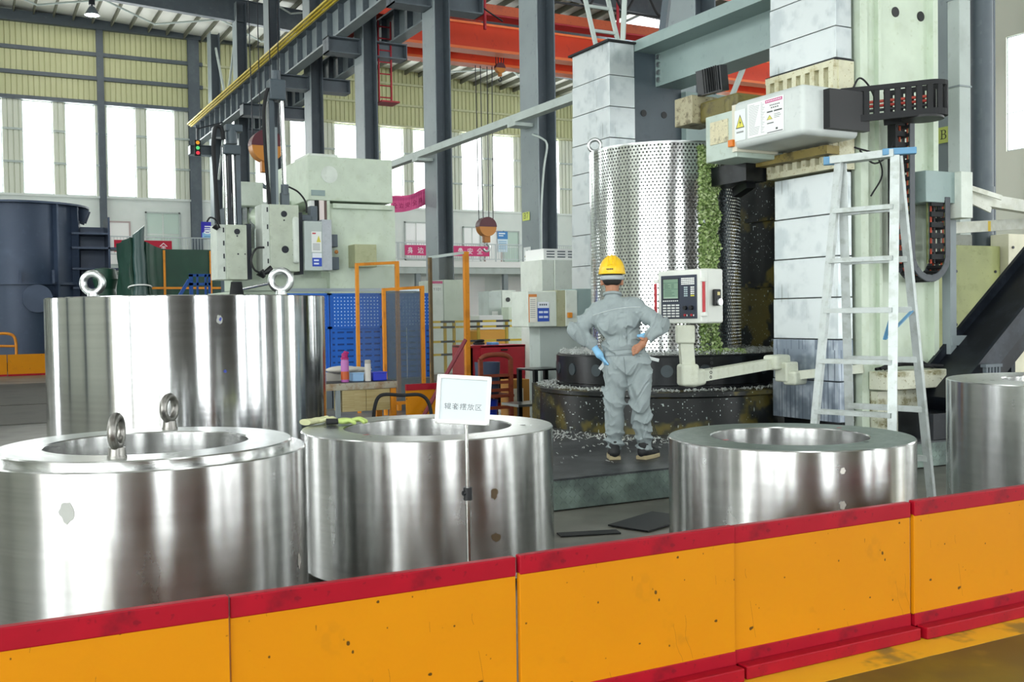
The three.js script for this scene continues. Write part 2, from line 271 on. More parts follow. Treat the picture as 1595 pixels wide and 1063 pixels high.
for (const x of [-7, 4.5, 19, 31]) for (const z of [-44.5, -30, -15, 0.5]) {
  const o = new THREE.Group(); o.name = nm('skylight'); o.userData = { kind: 'structure' }; o.position.set(x, roofY(x) - 0.3, z); o.rotation.z = slope; scene.add(o);
  piece(o, 'skylight_panel', box(2.4, 0.03, 4.8, 0, 0, 0), M.pane); piece(o, 'skylight_frame', [box(0.08, 0.1, 4.9, -1.24, 0.02, 0), box(0.08, 0.1, 4.9, 1.24, 0.02, 0), box(2.4, 0.1, 0.08, 0, 0.02, 2.44), box(2.4, 0.1, 0.08, 0, 0.02, -2.44)], M.mull);
  const l = lightOf(2.35, 4.7, SKYLIGHT); l.position.set(0, -0.03, 0); l.rotation.x = -Math.PI / 2; o.add(l);
}
// columns of row B with crane brackets
const CX = 12, CD = 0.85, CW = 0.5;
for (const z of frameZ) {
  const o = struct('steel_column', [bb(CX + 0.03, CX + CW - 0.03, 0, roofY(CX) - 0.5, z - 0.02, z + 0.02)], M.steelGrey);
  piece(o, 'flange', bb(CX, CX + 0.03, 0, roofY(CX) - 0.5, z - CD / 2, z + CD / 2), M.steelLight);  // paler than web and rear flange: the lit side is put into the colour
  piece(o, 'flange', bb(CX + CW - 0.03, CX + CW, 0, roofY(CX) - 0.5, z - CD / 2, z + CD / 2), M.steelGrey);
  piece(o, 'base_plate', bb(CX - 0.15, CX + CW + 0.15, 0, 0.05, z - 0.6, z + 0.6), M.steelGrey);
  for (const [a, b] of [[CX - 1.15, CX], [CX + CW, CX + CW + 1.15]]) piece(o, 'crane_bracket', [bb(a, b, 10.3, 10.34, z - 0.3, z + 0.3), bb(a, b, 10.79, 10.83, z - 0.3, z + 0.3), bb(a, b, 10.34, 10.79, z - 0.02, z + 0.02), bb(a, a + 0.03, 10.3, 10.83, z - 0.3, z + 0.3), bb(b - 0.03, b, 10.3, 10.83, z - 0.3, z + 0.3)], M.steelGrey);
}
for (const z of frameZ) { struct('side_column', [bb(XR - 0.6, XR - 0.05, 0, roofY(XR) - 0.4, z - 0.25, z + 0.25)], M.steelGrey); struct('side_column', [bb(XL + 0.05, XL + 0.6, 0, roofY(XL) - 0.4, z - 0.25, z + 0.25)], M.steelGrey); }
// second-floor gallery along the far wall
const gallery = struct('gallery_slab', bb(XL, XR, 4.5, 4.87, ZF, ZF + 1.8), M.white);
for (let x = -12; x < 40; x += 2.2) piece(gallery, 'rail_post', bb(x - 0.03, x + 0.03, 4.87, 6.0, ZF + 1.68, ZF + 1.74), M.mull);
piece(gallery, 'handrail', [bb(XL, XR, 5.94, 6.0, ZF + 1.67, ZF + 1.75), bb(XL, XR, 5.0, 5.05, ZF + 1.69, ZF + 1.73)], M.mull);
{ const bs = []; for (let x = XL; x < XR; x += 0.16) bs.push(bb(x - 0.012, x + 0.012, 5.05, 5.94, ZF + 1.7, ZF + 1.72)); const o = piece(gallery, 'balusters', bs, M.mull); o.userData.kind = 'stuff'; }
for (let x = -11.5; x < 40; x += 6) { piece(gallery, 'support_post', bb(x - 0.15, x + 0.15, 0, 4.5, ZF + 1.4, ZF + 1.7), M.steelLight); }
piece(gallery, 'edge_beam', bb(XL, XR, 4.1, 4.5, ZF + 1.35, ZF + 1.75), M.steelPale);
let doorCount = 0;
function galleryOpening(x0, x1, y0, y1, cols, rows, glass, z = ZF + 0.005) {
  const o = struct('window_' + (++winCount), [bb(x0, x1, y0, y0 + 0.08, z, z + 0.08), bb(x0, x1, y1 - 0.08, y1, z, z + 0.08), bb(x0, x0 + 0.08, y0, y1, z, z + 0.08), bb(x1 - 0.08, x1, y0, y1, z, z + 0.08)], M.steelPale);
  const w = (x1 - x0) / cols, h = (y1 - y0) / rows;
  for (let i = 0; i < cols; i++) for (let j = 0; j < rows; j++) piece(o, 'glass_pane', bb(x0 + i * w + 0.04, x0 + (i + 1) * w - 0.04, y0 + j * h + 0.04, y0 + (j + 1) * h - 0.04, z, z + 0.02), glass);
}
const glassGreen = std(0xc3d8cd, 0.15), glassWhite = std(0xf2f6f5, 0.15);
galleryOpening(8.97, 10.83, 5.0, 7.5, 2, 2, glassGreen); galleryOpening(14.6, 16.4, 5.0, 7.5, 2, 2, glassGreen);
galleryOpening(24.3, 26.6, 5.0, 7.4, 3, 2, glassWhite); galleryOpening(28.3, 29.6, 4.9, 7.2, 2, 2, glassWhite); galleryOpening(31.2, 32.4, 4.9, 7.0, 1, 2, glassGreen);
for (const [x0, x1, y1] of [[7.1, 8.1, 6.85], [21.5, 22.6, 6.9], [29.9, 31, 6.9]]) { const d = struct('door_' + (++doorCount), bb(x0, x1, 4.87, y1, ZF + 0.005, ZF + 0.06), M.white); piece(d, 'door_frame', [bb(x0 - 0.08, x0, 4.87, y1 + 0.08, ZF, ZF + 0.09), bb(x1, x1 + 0.08, 4.87, y1 + 0.08, ZF, ZF + 0.09), bb(x0, x1, y1, y1 + 0.08, ZF, ZF + 0.09)], std(0xb9a8a6, 0.6)); piece(d, 'door_handle', bb(x1 - 0.2, x1 - 0.1, 5.8, 5.85, ZF + 0.06, ZF + 0.1), M.steelGrey); }
for (const [x0, x1] of [[13, 17.8], [19, 23.8], [25, 29.8], [31, 35.8], [1, 5.8], [7, 11.8]]) { const d = struct('door_' + (++doorCount), bb(x0, x1, 0, 4.0, ZF + 0.005, ZF + 0.08), M.white); for (let y = 0.5; y < 4; y += 0.5) piece(d, 'door_slat', bb(x0 + 0.05, x1 - 0.05, y - 0.22, y + 0.22, ZF + 0.08, ZF + 0.1), M.whiteGloss); }

// ---------------------------------------------------------------- foreground: barrier boards
M.barrierYellow = (() => {
  const A = fbm(71, 6, 4), B = fbm(77, 40, 2), C = fbm(79, 3, 3);
  return new THREE.MeshPhysicalMaterial({ color: 0xffffff, roughness: 0.5, metalness: 0, specularIntensity: 0.35, map: rept(tex(1024, (u, v) => {
    let c = mixc(hex(0xce8702), hex(0xc47c02), C(u, v)); c = mixc(c, hex(0x9a6a1c), 0.4 * sst(0.62, 0.85, A(u, v)) * sst(0.4, 0.7, B(u, v)));
    const s = Math.abs(((u * 7.3 + v * 1.1 + A(u, v) * 0.4) % 1) - 0.5); if (s < 0.004 && A(v, u) > 0.58) c = mixc(c, hex(0x6a4a1a), 0.6);
    return mixc(c, hex(0x3a2a12), sst(0.86, 0.9, B(u, v)) * 0.8);
  }), 0.8) });
})();
M.barrierRed = (() => { const w = worn(0x9a0a20, 0x640c1a, 0.35, 0.5, 0.45); return new THREE.MeshPhysicalMaterial({ color: 0xffffff, map: w.map, roughness: 0.45, specularIntensity: 0.4 }); })();
M.barrierBackShade = worn(0x6b4f28, 0x4a3620, 0.4, 0.6, 0.6);  // brown tone puts shade into the colour of the board backs
const boardX = [[-0.31, 0.715], [0.721, 1.748], [1.758, 2.754], [2.76, 3.786], [3.798, 4.82], [4.845, 5.86], [5.88, 6.9]];
const boardWords = ['at the left edge, before the eyebolt ring', 'second from the left, left of the sign pole', 'third from the left, before the platform and black scrap', 'before the ring with red marks', 'at the right edge, before the cut-off steel ring', 'at the far right edge', 'past the right edge'];
boardX.forEach(([x0, x1], i) => {
  if (i > 4) return;
  const z = -3.3 - (i % 2) * 0.012, dy = i % 2 ? 0 : 0.006;
  const o = thing('barrier_board', 'yellow barrier board with red edges, ' + boardWords[i], 'barrier', [(x0 + x1) / 2, 0, z], 'row of yellow barrier boards in the foreground');
  part(o, 'panel', rbb(x0, x1, 0.1, 0.56 + dy, z - 0.012, z + 0.012, 0.003), M.barrierYellow);
  part(o, 'shaded_back', bb(x0 + 0.004, x1 - 0.004, 0.1, 0.55, z - 0.0145, z - 0.0122), M.barrierBackShade);  // added thin sheet that carries the painted shade of the back
  part(o, 'top_rail', rbb(x0, x1, 0.55 + dy, 0.62 + dy, z - 0.02, z + 0.017, 0.005), M.barrierRed);
  part(o, 'bottom_rail', rbb(x0, x1, 0.05, 0.11, z - 0.018, z + 0.016, 0.004), M.barrierRed);
  part(o, 'foot_angle', [rbb(x0 + 0.01, x1 - 0.005, 0.004, 0.058, z + 0.016, z + 0.075, 0.005), rbb(x0 + 0.01, x1 - 0.005, 0.004, 0.05, z - 0.075, z - 0.016, 0.005)], M.barrierRed);
});

// ---------------------------------------------------------------- turned steel rings
function turned(color, rough, rows, aniso, bump, stain) {
  const L = fbm(91 + rows, 8, 3), Q = fbm(97 + rows, 5, 5), n1 = noise2(5 + rows, 512);
  const col = hex(color);
  const t = tex(512, (u, v) => { const l = n1(0.5, v * 512), k = Q(u, v); return mixc(col, hex(stain), sst(0.6, 0.95, k) * 0.15).map((c) => c * (0.96 + 0.08 * l)); });
  const r = tex(512, (u, v) => rough * (0.8 + 0.45 * L(u, v)) + 0.012 * n1(0.5, v * 512), false);
  const b = tex(64, (u, v) => n1(0.5, v * 512), false, 1024);
  const m = new THREE.MeshPhysicalMaterial({ color: 0xffffff, map: rept(t, 5, 1), roughness: 1, roughnessMap: rept(r, 6, 1), metalness: 1, bumpMap: rept(b, 1, 3), bumpScale: bump, anisotropy: aniso, anisotropyRotation: Math.PI / 2 });
  return m;
}
M.turnedA = turned(0xcfd0cf, 0.23, 1, 0.85, 0.00001, 0x8f867a);
M.turnedB = turned(0xd9dadc, 0.12, 2, 0.8, 0.000005, 0xa3a49f);
M.turnedFace = turned(0xc9ceca, 0.3, 3, 0.3, 0.00005, 0x8d948c);
M.faceDull = turned(0x8f9c96, 0.42, 4, 0.3, 0.00002, 0x66706a);
M.galv = std(0xc4c8c8, 0.3, 1);
M.boltDark = std(0x8b8985, 0.38, 1);
M.timber = std(0x4a4038, 0.8);
function steelRing(name, label, x, z, r, h, bore, side, step, face = M.turnedFace) {
  const o = thing(name, label, 'steel ring', [x, 0, z], 'turned steel rings behind the barrier'), c = 0.006, N = 128;
  const top = step ? h - step[1] : h;
  part(o, 'outer_wall', lathe([[r - 0.01, 0.03], [r, 0.04], [r, top - c], [r - c, top]], N, x, 0, z), side, undefined, true);
  if (step) part(o, 'raised_lip', lathe([[r - c, top], [step[0], top], [step[0], h - c], [step[0] - c, h]], N, x, 0, z), side, undefined, true);
  part(o, 'top_face', lathe([[(step ? step[0] : r) - c, h], [bore + c, h]], N, x, 0, z), face, undefined, true);
  part(o, 'bore', lathe([[bore + c, h], [bore, h - c], [bore, 0.03], [r - 0.01, 0.03]], N, x, 0, z), side, undefined, true);
  for (const s of [-1, 1]) part(o, 'support_block', rbb(x + s * r * 0.6 - r * 0.1, x + s * r * 0.6 + r * 0.1, 0, 0.035, z - r * 0.5, z + r * 0.5), M.timber);
  return o;
}
function blobOn(o, name, cx, cz, r, px, py, pz, w, h, m, label) {  // small mark lying on a round wall
  const a0 = Math.atan2(pz - cz, px - cx), pos = [], n = 16; const P = (u, v) => { const a = a0 + u / r; return [cx + (r + 0.0015) * Math.cos(a), py + v, cz + (r + 0.0015) * Math.sin(a)]; };
  const ring = []; for (let i = 0; i < n; i++) { const t = i / n * 6.283, k = rr(0.6, 1); ring.push([Math.cos(t) * w / 2 * k, Math.sin(t) * h / 2 * k]); }
  for (let i = 0; i < n; i++) { const a = ring[i], b = ring[(i + 1) % n]; pos.push(...P(0, 0), ...P(...b), ...P(...a)); }
  const g = new THREE.BufferGeometry(); g.setAttribute('position', new THREE.Float32BufferAttribute(pos, 3)); g.setAttribute('uv', new THREE.Float32BufferAttribute(new Float32Array(pos.length / 3 * 2), 2)); g.computeVertexNormals();
  return part(o, name, g, m, label, true);
}
function flatBlob(o, name, x, y, z, w, h, m, label) {
  const n = 14, pos = [], ring = []; for (let i = 0; i < n; i++) { const t = i / n * 6.283, k = rr(0.65, 1); ring.push([x + Math.cos(t) * w / 2 * k, z + Math.sin(t) * h / 2 * k]); }
  for (let i = 0; i < n; i++) { const a = ring[i], b = ring[(i + 1) % n]; pos.push(x, y + 0.0015, z, b[0], y + 0.0015, b[1], a[0], y + 0.0015, a[1]); }
  const g = new THREE.BufferGeometry(); g.setAttribute('position', new THREE.Float32BufferAttribute(pos, 3)); g.setAttribute('uv', new THREE.Float32BufferAttribute(new Float32Array(pos.length / 3 * 2), 2)); g.computeVertexNormals();
  return part(o, name, g, m, label, true);
}
function eyebolt(x, y, z, ry, R, r, m, label, group) {
  const o = thing('eyebolt', label, 'eyebolt', [x, y, z], group);
  part(o, 'eye', tor(R, r, x, y + 0.05 + R, z, 0, ry, 0, 40), m);
  part(o, 'collar', [cyl(R * 0.62, R * 0.55, 0.045, 24, x, y + 0.0225, z), cyl(R * 0.66, R * 0.66, 0.012, 24, x, y + 0.006, z)], m);
  return o;
}
const ringFront = steelRing('steel_ring', 'front left wide steel ring with stepped rim and two dark eyebolts', 0.765, -5.185, 0.739, 0.917, 0.465, M.turnedA, [0.672, 0.036]);
eyebolt(0.56, 0.917, -4.66, 1.15, 0.062, 0.02, M.boltDark, 'dark eyebolt on front rim of the stepped steel ring', 'dark eyebolts');
eyebolt(0.955, 0.917, -5.72, 0.9, 0.062, 0.02, M.boltDark, 'dark eyebolt on back rim of the stepped steel ring', 'dark eyebolts');
const grey1 = std(0x9a9c98, 0.5, 0.7), brownMark = std(0x5a4a34, 0.7), weld = std(0xd8d4cc, 0.45, 0.6), redMark = std(0xb01430, 0.5), inkMark = std(0x2a3b8c, 0.5);
blobOn(ringFront, 'faded_spot', 0.765, -5.185, 0.739, 0.37, 0.722, -5.9 + 1.3, 0.09, 0.11, grey1, 'faded round spot');
blobOn(ringFront, 'scuff', 0.765, -5.185, 0.739, 1.37, 0.36, -4.75, 0.05, 0.09, weld);
const ringMid = steelRing('steel_ring', 'steel ring behind the sign pole, gloves lying on its rim', 2.461, -5.752, 0.755, 0.835, 0.5, M.turnedA);
blobOn(ringMid, 'brown_smudge', 2.461, -5.752, 0.755, 2.527, 0.53, -4.97, 0.055, 0.075, brownMark);
blobOn(ringMid, 'brown_smudge', 2.461, -5.752, 0.755, 2.533, 0.29, -4.96, 0.075, 0.06, brownMark);
flatBlob(ringMid, 'red_mark', 1.99, 0.835, -5.53, 0.05, 0.03, redMark); flatBlob(ringMid, 'bolt_hole', 2.95, 0.835, -5.45, 0.05, 0.035, M.black);
const ringRight = steelRing('steel_ring', 'low steel ring with red marks on top, before the stepladder', 4.073, -4.388, 0.67, 0.8, 0.43, M.turnedA, undefined, M.faceDull);
for (let i = 0; i < 26; i++) { const a = rr(0, 6.28), q = rr(0.46, 0.65); flatBlob(ringRight, 'steel_chip', 4.073 + q * Math.cos(a), 0.8, -4.388 + q * Math.sin(a), rr(0.008, 0.02), rr(0.006, 0.012), weld); }
flatBlob(ringRight, 'red_mark', 3.65, 0.8, -4.425, 0.045, 0.03, redMark); flatBlob(ringRight, 'red_mark', 4.571, 0.8, -4.502, 0.045, 0.03, redMark); flatBlob(ringRight, 'bolt_hole', 4.194, 0.8, -3.941, 0.045, 0.03, M.black);
blobOn(ringRight, 'weld_spot', 4.073, -4.388, 0.67, 3.84, 0.7, -3.76, 0.035, 0.045, weld); blobOn(ringRight, 'weld_spot', 4.073, -4.388, 0.67, 3.84, 0.53, -3.76, 0.045, 0.055, weld);
steelRing('steel_ring', 'steel ring cut off by the right edge, beside the dark chute', 6.375, -4.19, 0.8, 1.03, 0.46, M.turnedA);
const ringTall = steelRing('steel_ring', 'tall mirror-bright steel ring at the back left with two shiny eyebolts', 1.544, -8.242, 1.03, 1.67, 0.7, M.turnedB);
blobOn(ringTall, 'ink_spot', 1.544, -8.242, 1.03, 1.55, 1.5, -7.2, 0.05, 0.07, grey1); blobOn(ringTall, 'ink_mark', 1.544, -8.242, 1.031, 1.555, 1.5, -7.2, 0.022, 0.03, inkMark); blobOn(ringTall, 'ink_mark', 1.544, -8.242, 1.031, 1.58, 1.14, -7.2, 0.03, 0.03, inkMark);
eyebolt(0.886, 1.67, -8.59, -0.45, 0.074, 0.028, M.galv, 'shiny eyebolt on tall steel ring, left of the green tarpaulin', 'shiny eyebolts');
eyebolt(2.173, 1.67, -7.91, -0.45, 0.074, 0.028, M.galv, 'shiny eyebolt on tall steel ring, by the blue tool boards', 'shiny eyebolts');

// work gloves thrown on the middle ring
function glove(x, y, z, ry, label, m, cuff) {
  const o = thing('work_glove', label, 'glove', [x, y, z], 'work gloves on the steel ring'); o.rotation.y = ry;
  const pl = (g, a, b = 1) => { g.scale(1, a, b); return g; };
  const L = (name, gs, mat) => { const q = mk(name, gs, mat); o.add(q); return q; };
  const palm = new THREE.SphereGeometry(0.055, 16, 10); palm.scale(1.05, 0.36, 0.85); palm.translate(0, 0.022, 0);
  const fs = []; [[-0.034, 0.075], [-0.012, 0.09], [0.012, 0.086], [0.034, 0.07]].forEach(([w, l], i) => fs.push(tube([V(0.035, 0.02, w), V(0.06 + l * 0.4, 0.026 + 0.006 * (i % 2), w * 1.25), V(0.045 + l, 0.014, w * 1.5)], 0.0115, 8, 8), sph(0.0115, 0.045 + l, 0.014, w * 1.5, 8)));
  fs.push(tube([V(-0.01, 0.02, 0.035), V(0.025, 0.03, 0.07), V(0.055, 0.016, 0.082)], 0.012, 8, 8), sph(0.012, 0.055, 0.016, 0.082, 8));
  L('hand', [palm, ...fs], m); L('cuff', pl(cyl(0.042, 0.047, 0.07, 16, -0.075, 0.05, 0, 0, 0, Math.PI / 2), 0.42), cuff);
}
const gl = std(0xc9cba0, 0.9), gl2 = std(0xb9cf7a, 0.9);
glove(1.93, 0.838, -6.25, 0.5, 'pale knitted work glove lying flat on the ring rim', gl, gl);
glove(2.06, 0.838, -6.12, -0.25, 'yellow-green work glove with dark stripe lying beside the other', gl2, M.rubber);

// sign on a telescopic stand
{
  const P0 = V(2.14, 0, -4.52), o = thing('sign_stand', 'white framed placard on thin telescopic pole before the steel rings', 'sign', P0.toArray());
  const steel = std(0xd5d6d2, 0.25, 1);
  part(o, 'stand_foot', lathe([[0.001, 0.03], [0.05, 0.028], [0.15, 0.012], [0.15, 0], [0.001, 0]], 40, P0.x, 0, P0.z), M.black);
  part(o, 'pole', [rod(V(2.14, 0.02, -4.52), V(2.138, 0.62, -4.52), 0.013, 14), rod(V(2.138, 0.62, -4.52), V(2.135, 1.08, -4.52), 0.009, 14)], steel);
  part(o, 'clamp', [cyl(0.021, 0.021, 0.06, 18, 2.138, 0.635, -4.52), rod(V(2.138, 0.64, -4.52), V(2.11, 0.64, -4.515), 0.012, 10)], M.black);
  const q = new THREE.Group(); q.name = 'placard'; q.position.set(2.108 - P0.x, 1.095, -4.49 - P0.z); q.rotation.set(-0.1, -0.42, -0.075, 'YXZ'); o.add(q);
  const W = 0.262, H = 0.236, f = 0.02, add = (name, gs, m, k) => q.add(mk(name, gs, m, k));
  add('frame', [rbox(W, f, 0.02, 0.006, 0, H / 2 - f / 2, 0), rbox(W, f, 0.02, 0.006, 0, -H / 2 + f / 2, 0), rbox(f, H, 0.02, 0.006, -W / 2 + f / 2, 0, 0), rbox(f, H, 0.02, 0.006, W / 2 - f / 2, 0, 0)], M.whiteGloss);
  add('backing', box(W - 0.01, H - 0.01, 0.006, 0, 0, -0.008), M.white);
  const pw = W - 2 * f, ph = H - 2 * f, g = new THREE.PlaneGeometry(pw, ph); g.translate(0, 0, 0.0);
  add('printed_sheet', g, std(0xffffff, 0.35, 0, { map: canvasTex(512, 452, (c, w, h) => { c.fillStyle = '#cdd6da'; c.fillRect(0, 0, w, h); c.strokeStyle = '#54595d'; han(c, '辊套摆放区', 52, 266, 72, 13, 5); }) }), true);
}

// ---------------------------------------------------------------- operator platform of checker plate
M.checker = (() => {
  const f = (u, v) => { let k = 0; for (const [ox, oy, s] of [[0.25, 0.25, 1], [0.75, 0.75, 1], [0.75, 0.25, -1], [0.25, 0.75, -1]]) { const x = u - ox, y = v - oy, a = (x + s * y) * 0.707, b = (x - s * y) * 0.707; const q = (a / 0.2) ** 2 + (b / 0.05) ** 2; k = Math.max(k, 1 - q); } return sst(0, 0.4, k); };
  const bump = tex(128, (u, v) => f(u, v), false);
  return (a, b, rough) => std(0xffffff, rough, 0.2, { map: rept(tex(512, (u, v) => mixc(hex(a), hex(b), sst(0.4, 0.7, N2(u, v))).map((c) => c * (0.85 + 0.3 * N4(u, v)))), 0.5), bumpMap: rept(bump, 12), bumpScale: 0.004 });
})();
{
  const o = thing('operator_platform', 'low checker-plate platform the worker stands on before the big lathe', 'platform', [6.2, 0, -8.6]);
  part(o, 'deck_plate', bb(3.85, 9.4, 0.235, 0.25, -10.3, -6.745), M.checker(0x474b4d, 0x2c3034, 0.45));
  part(o, 'front_plate', bb(3.85, 9.4, 0.012, 0.235, -6.77, -6.75), M.checker(0x74857d, 0x56645f, 0.5));
  part(o, 'side_plate', bb(3.85, 3.87, 0.012, 0.235, -10.3, -6.77), M.checker(0x74857d, 0x56645f, 0.5));
  for (const z of [-7.05, -10.2]) part(o, 'support_frame', bb(3.9, 9.2, 0, 0.235, z - 0.05, z + 0.05), M.darkSteel);
}
solo('scrap_sheet', 'thin black scrap sheet lying crooked on the floor behind the barrier', 'scrap', box(0.55, 0.01, 0.34, 4.28, 0.016, -6.02, 0, 0.35, 0.02), M.black, 'black scrap on the floor');
solo('scrap_sheet', 'small black scrap strip poking out beside the larger sheet', 'scrap', box(0.42, 0.008, 0.12, 3.72, 0.006, -5.95, 0, -0.3, 0), M.black, 'black scrap on the floor');

// ---------------------------------------------------------------- the big double-column lathe
M.cover = (() => {
  const a = hex(0xc6cdce), b = hex(0xb0b9bc), c = hex(0x6b706a), S = noise2(7, 128), K = fbm(133, 6, 4);
  return std(0xffffff, 0.35, 0.35, { map: rept(tex(512, (u, v) => { const st = S(u * 96, v * 2.0), k = K(u, v); return mixc(mixc(a, b, sst(0.45, 0.8, k)), c, sst(0.8, 1.0, st) * sst(0.5, 0.75, k) * 0.5); }), 0.9) });
})();
M.coverBlue = (() => { const K = fbm(137, 5, 4), S = noise2(9, 128); return std(0xffffff, 0.35, 0.35, { map: rept(tex(512, (u, v) => mixc(mixc(hex(0xaab4bf), hex(0x76828f), sst(0.35, 0.7, K(u, v))), hex(0x525d6b), sst(0.6, 0.9, S(u * 64, v * 2)) * 0.7)), 0.9) }); })();
M.machGreen = worn(0xc9d6c4, 0xb3c0a6, 0.3, 1.2, 0.4);        // pale green machine enamel
M.machPale = worn(0xd5ddd4, 0xbfc8bd, 0.25, 1.0, 0.4);
M.machGreyGreen = worn(0x8fa3a1, 0x7c908f, 0.25, 2, 0.4);
M.machDark = worn(0x46525a, 0x3a454d, 0.3, 2, 0.4);
M.cream = worn(0xcfcdb2, 0x8d7f52, 0.55, 0.5, 0.5);
M.greasy = (() => {                                            // black oily plates with ochre paint showing and stuck chips
  const A = fbm(151, 4, 5), B = fbm(153, 110, 1), D = fbm(157, 6, 4);
  return std(0xffffff, 0.33, 0.2, { map: rept(tex(1024, (u, v) => { let c = mixc(hex(0x15181a), hex(0x2a2d2c), D(u, v)); c = mixc(c, hex(0x7a6c28), sst(0.53, 0.6, A(u, v)) * 0.7); return mixc(c, hex(0xb9c4c0), sst(0.86, 0.93, B(u, v)) * sst(0.4, 0.6, D(u, v))); }), 0.45) });
})();
M.oilBlack = worn(0x15181b, 0x23282c, 0.5, 1, 0.3, 0.3);
M.plateDark = worn(0x3d474c, 0x2c3338, 0.5, 1, 0.35, 0.2);
const lathe1 = thing('vertical_lathe', 'huge double-column vertical lathe with telescopic covers behind the worker', 'lathe', [7.2, 0.25, -9.75]);
const TC = [7.18, -9.75];
part(lathe1, 'machine_base', lathe([[0.01, 0.25], [1.47, 0.25], [1.47, 0.62], [1.52, 0.64], [1.52, 0.68], [1.3, 0.69], [0.01, 0.69]], 72, TC[0], 0, TC[1]), M.greasy);
part(lathe1, 'base_plate', [bb(5.95, 6.2, 0.25, 0.69, -10.75, -9.7)], M.greasy);
const rotary = part(lathe1, 'rotary_table', lathe([[0.01, 0.69], [1.24, 0.69], [1.24, 0.73], [1.27, 0.74], [1.27, 1.03], [1.25, 1.05], [0.01, 1.05]], 72, TC[0], 0, TC[1]), M.oilBlack);
for (let i = 0; i < 20; i++) { const a = i / 20 * 6.2832, x = TC[0] + 1.272 * Math.sin(a), z = TC[1] + 1.272 * Math.cos(a); part(rotary, 'bolt_cover', cyl(0.065, 0.065, 0.012, 18, x, 0.89, z, Math.PI / 2, a, 0), M.plateDark); }
// near column
const nearCol = part(lathe1, 'near_column', [bb(7.72, 8.79, 0.25, 7.2, -8.2, -7.36), bb(7.7, 7.8, 0.25, 7.2, -7.36, -7.28), bb(7.98, 8.02, 0.25, 7.2, -7.36, -7.31), bb(8.72, 8.79, 0.25, 7.2, -7.36, -7.28)], M.machGreen);
for (const x of [8.27, 8.63]) part(nearCol, 'lifting_hole', cyl(0.05, 0.05, 0.012, 24, x, 4.46, -7.358, Math.PI / 2, 0, 0), M.black);
part(lathe1, 'guide_strip', bb(7.645, 7.7, 0.3, 7.2, -8.15, -7.4), M.oilBlack);
function coverStack(x0, x1, z0, z1, ys, m, first = 0) {
  for (let i = 0; i + 1 < ys.length; i++) { const k = i * 0.005; part(lathe1, 'cover_plate', rbb(x0 - k, x1, ys[i + 1] + 0.008, ys[i], z0 - k, z1 + k * 0.6, 0.006), (Array.isArray(m) ? m[i] : m)); }
}
const lo6 = [2.84, 2.43, 2.02, 1.62, 1.21, 0.8, 0.4];
coverStack(7.46, 7.64, -8.22, -7.345, [6.6, 6.2, 5.8, 5.4, 4.97, 4.59, 4.22, 3.915], M.cover);
coverStack(7.46, 7.64, -8.22, -7.345, lo6, [M.cover, M.cover, M.cover, M.cover, M.coverBlue, M.coverBlue]);
part(lathe1, 'cover_foot', bb(7.55, 7.75, 0.25, 0.4, -8.2, -7.4), M.oilBlack);
// saddle with ribbed castings
const saddle = part(lathe1, 'saddle', [bb(7.46, 7.66, 2.86, 3.9, -8.28, -7.32), bb(7.40, 7.48, 3.84, 3.9, -8.28, -7.33), bb(7.40, 7.48, 2.86, 2.92, -8.26, -7.33), bb(7.40, 7.48, 3.55, 3.6, -8.28, -7.33), bb(7.40, 7.48, 3.12, 3.17, -8.28, -7.33)], M.cream);
for (let i = 0; i < 8; i++) { const z = -8.24 + i * 0.125; part(saddle, 'rib', bb(7.40, 7.46, 3.6, 3.84, z - 0.03, z + 0.03), M.cream); part(saddle, 'rib', bb(7.40, 7.46, 2.92, 3.12, z - 0.03, z + 0.03), M.cream); }
part(lathe1, 'seal_strip', bb(7.42, 7.66, 3.9, 3.915, -8.3, -7.32), M.rubber);
part(lathe1, 'feed_rail', bb(7.28, 7.44, 2.99, 3.07, -9.1, -7.3), worn(0x8a7a40, 0x3b341f, 0.6, 0.6, 0.5));
// tool head box
const head = part(lathe1, 'tool_head', rbb(6.75, 7.46, 3.1, 3.56, -8.02, -7.06, 0.055), worn(0xcdd4d2, 0xb7c0bf, 0.25, 1.2, 0.35));
part(head, 'end_opening', rbb(7.0, 7.36, 3.17, 3.5, -7.09, -7.045, 0.02), M.black);
part(head, 'junction_box', rbb(6.79, 7.4, 3.03, 3.5, -8.5, -8.02, 0.012), worn(0xbccbc2, 0xa3b0a0, 0.35, 0.8, 0.45));
part(head, 'name_plate', rbb(6.782, 6.792, 3.2, 3.43, -8.42, -8.14, 0.003), worn(0xd6cfae, 0x6a6450, 0.5, 0.3, 0.5));
part(head, 'cream_strip', bb(6.77, 7.3, 3.08, 3.54, -8.06, -7.99), std(0xdcd9c8, 0.5));
part(head, 'orange_switch', rbb(6.735, 6.775, 3.13, 3.2, -8.09, -8.02, 0.008), std(0xe07a1a, 0.4), 'small orange rotary switch');
part(head, 'cable_housing', bb(7.0, 7.5, 3.16, 3.52, -7.06, -6.98), M.black);
part(lathe1, 'tool_post', [rbb(6.85, 7.2, 3.5, 3.8, -9.1, -8.8, 0.01)], worn(0xa59f82, 0x4c4530, 0.6, 0.4, 0.5));
part(lathe1, 'motor_casing', [rbb(6.95, 7.35, 3.5, 3.72, -8.8, -8.2, 0.03), cyl(0.05, 0.05, 0.14, 18, 6.98, 3.6, -8.35)], worn(0x6a6230, 0x3a361f, 0.5, 0.4, 0.5));
const vent = part(lathe1, 'cooling_vent', box(0.1, 0.26, 0.36, 6.98, 3.92, -8.62, 0, 0.1, 0.12), M.oilBlack);
for (let i = 0; i < 9; i++) part(vent, 'fin', box(0.012, 0.25, 0.012, 6.925, 3.92, -8.76 + i * 0.035, 0, 0.1, 0.12), M.rubber);
part(lathe1, 'ram', [bb(7.15, 7.42, 2.85, 3.05, -8.95, -8.3)], M.oilBlack);
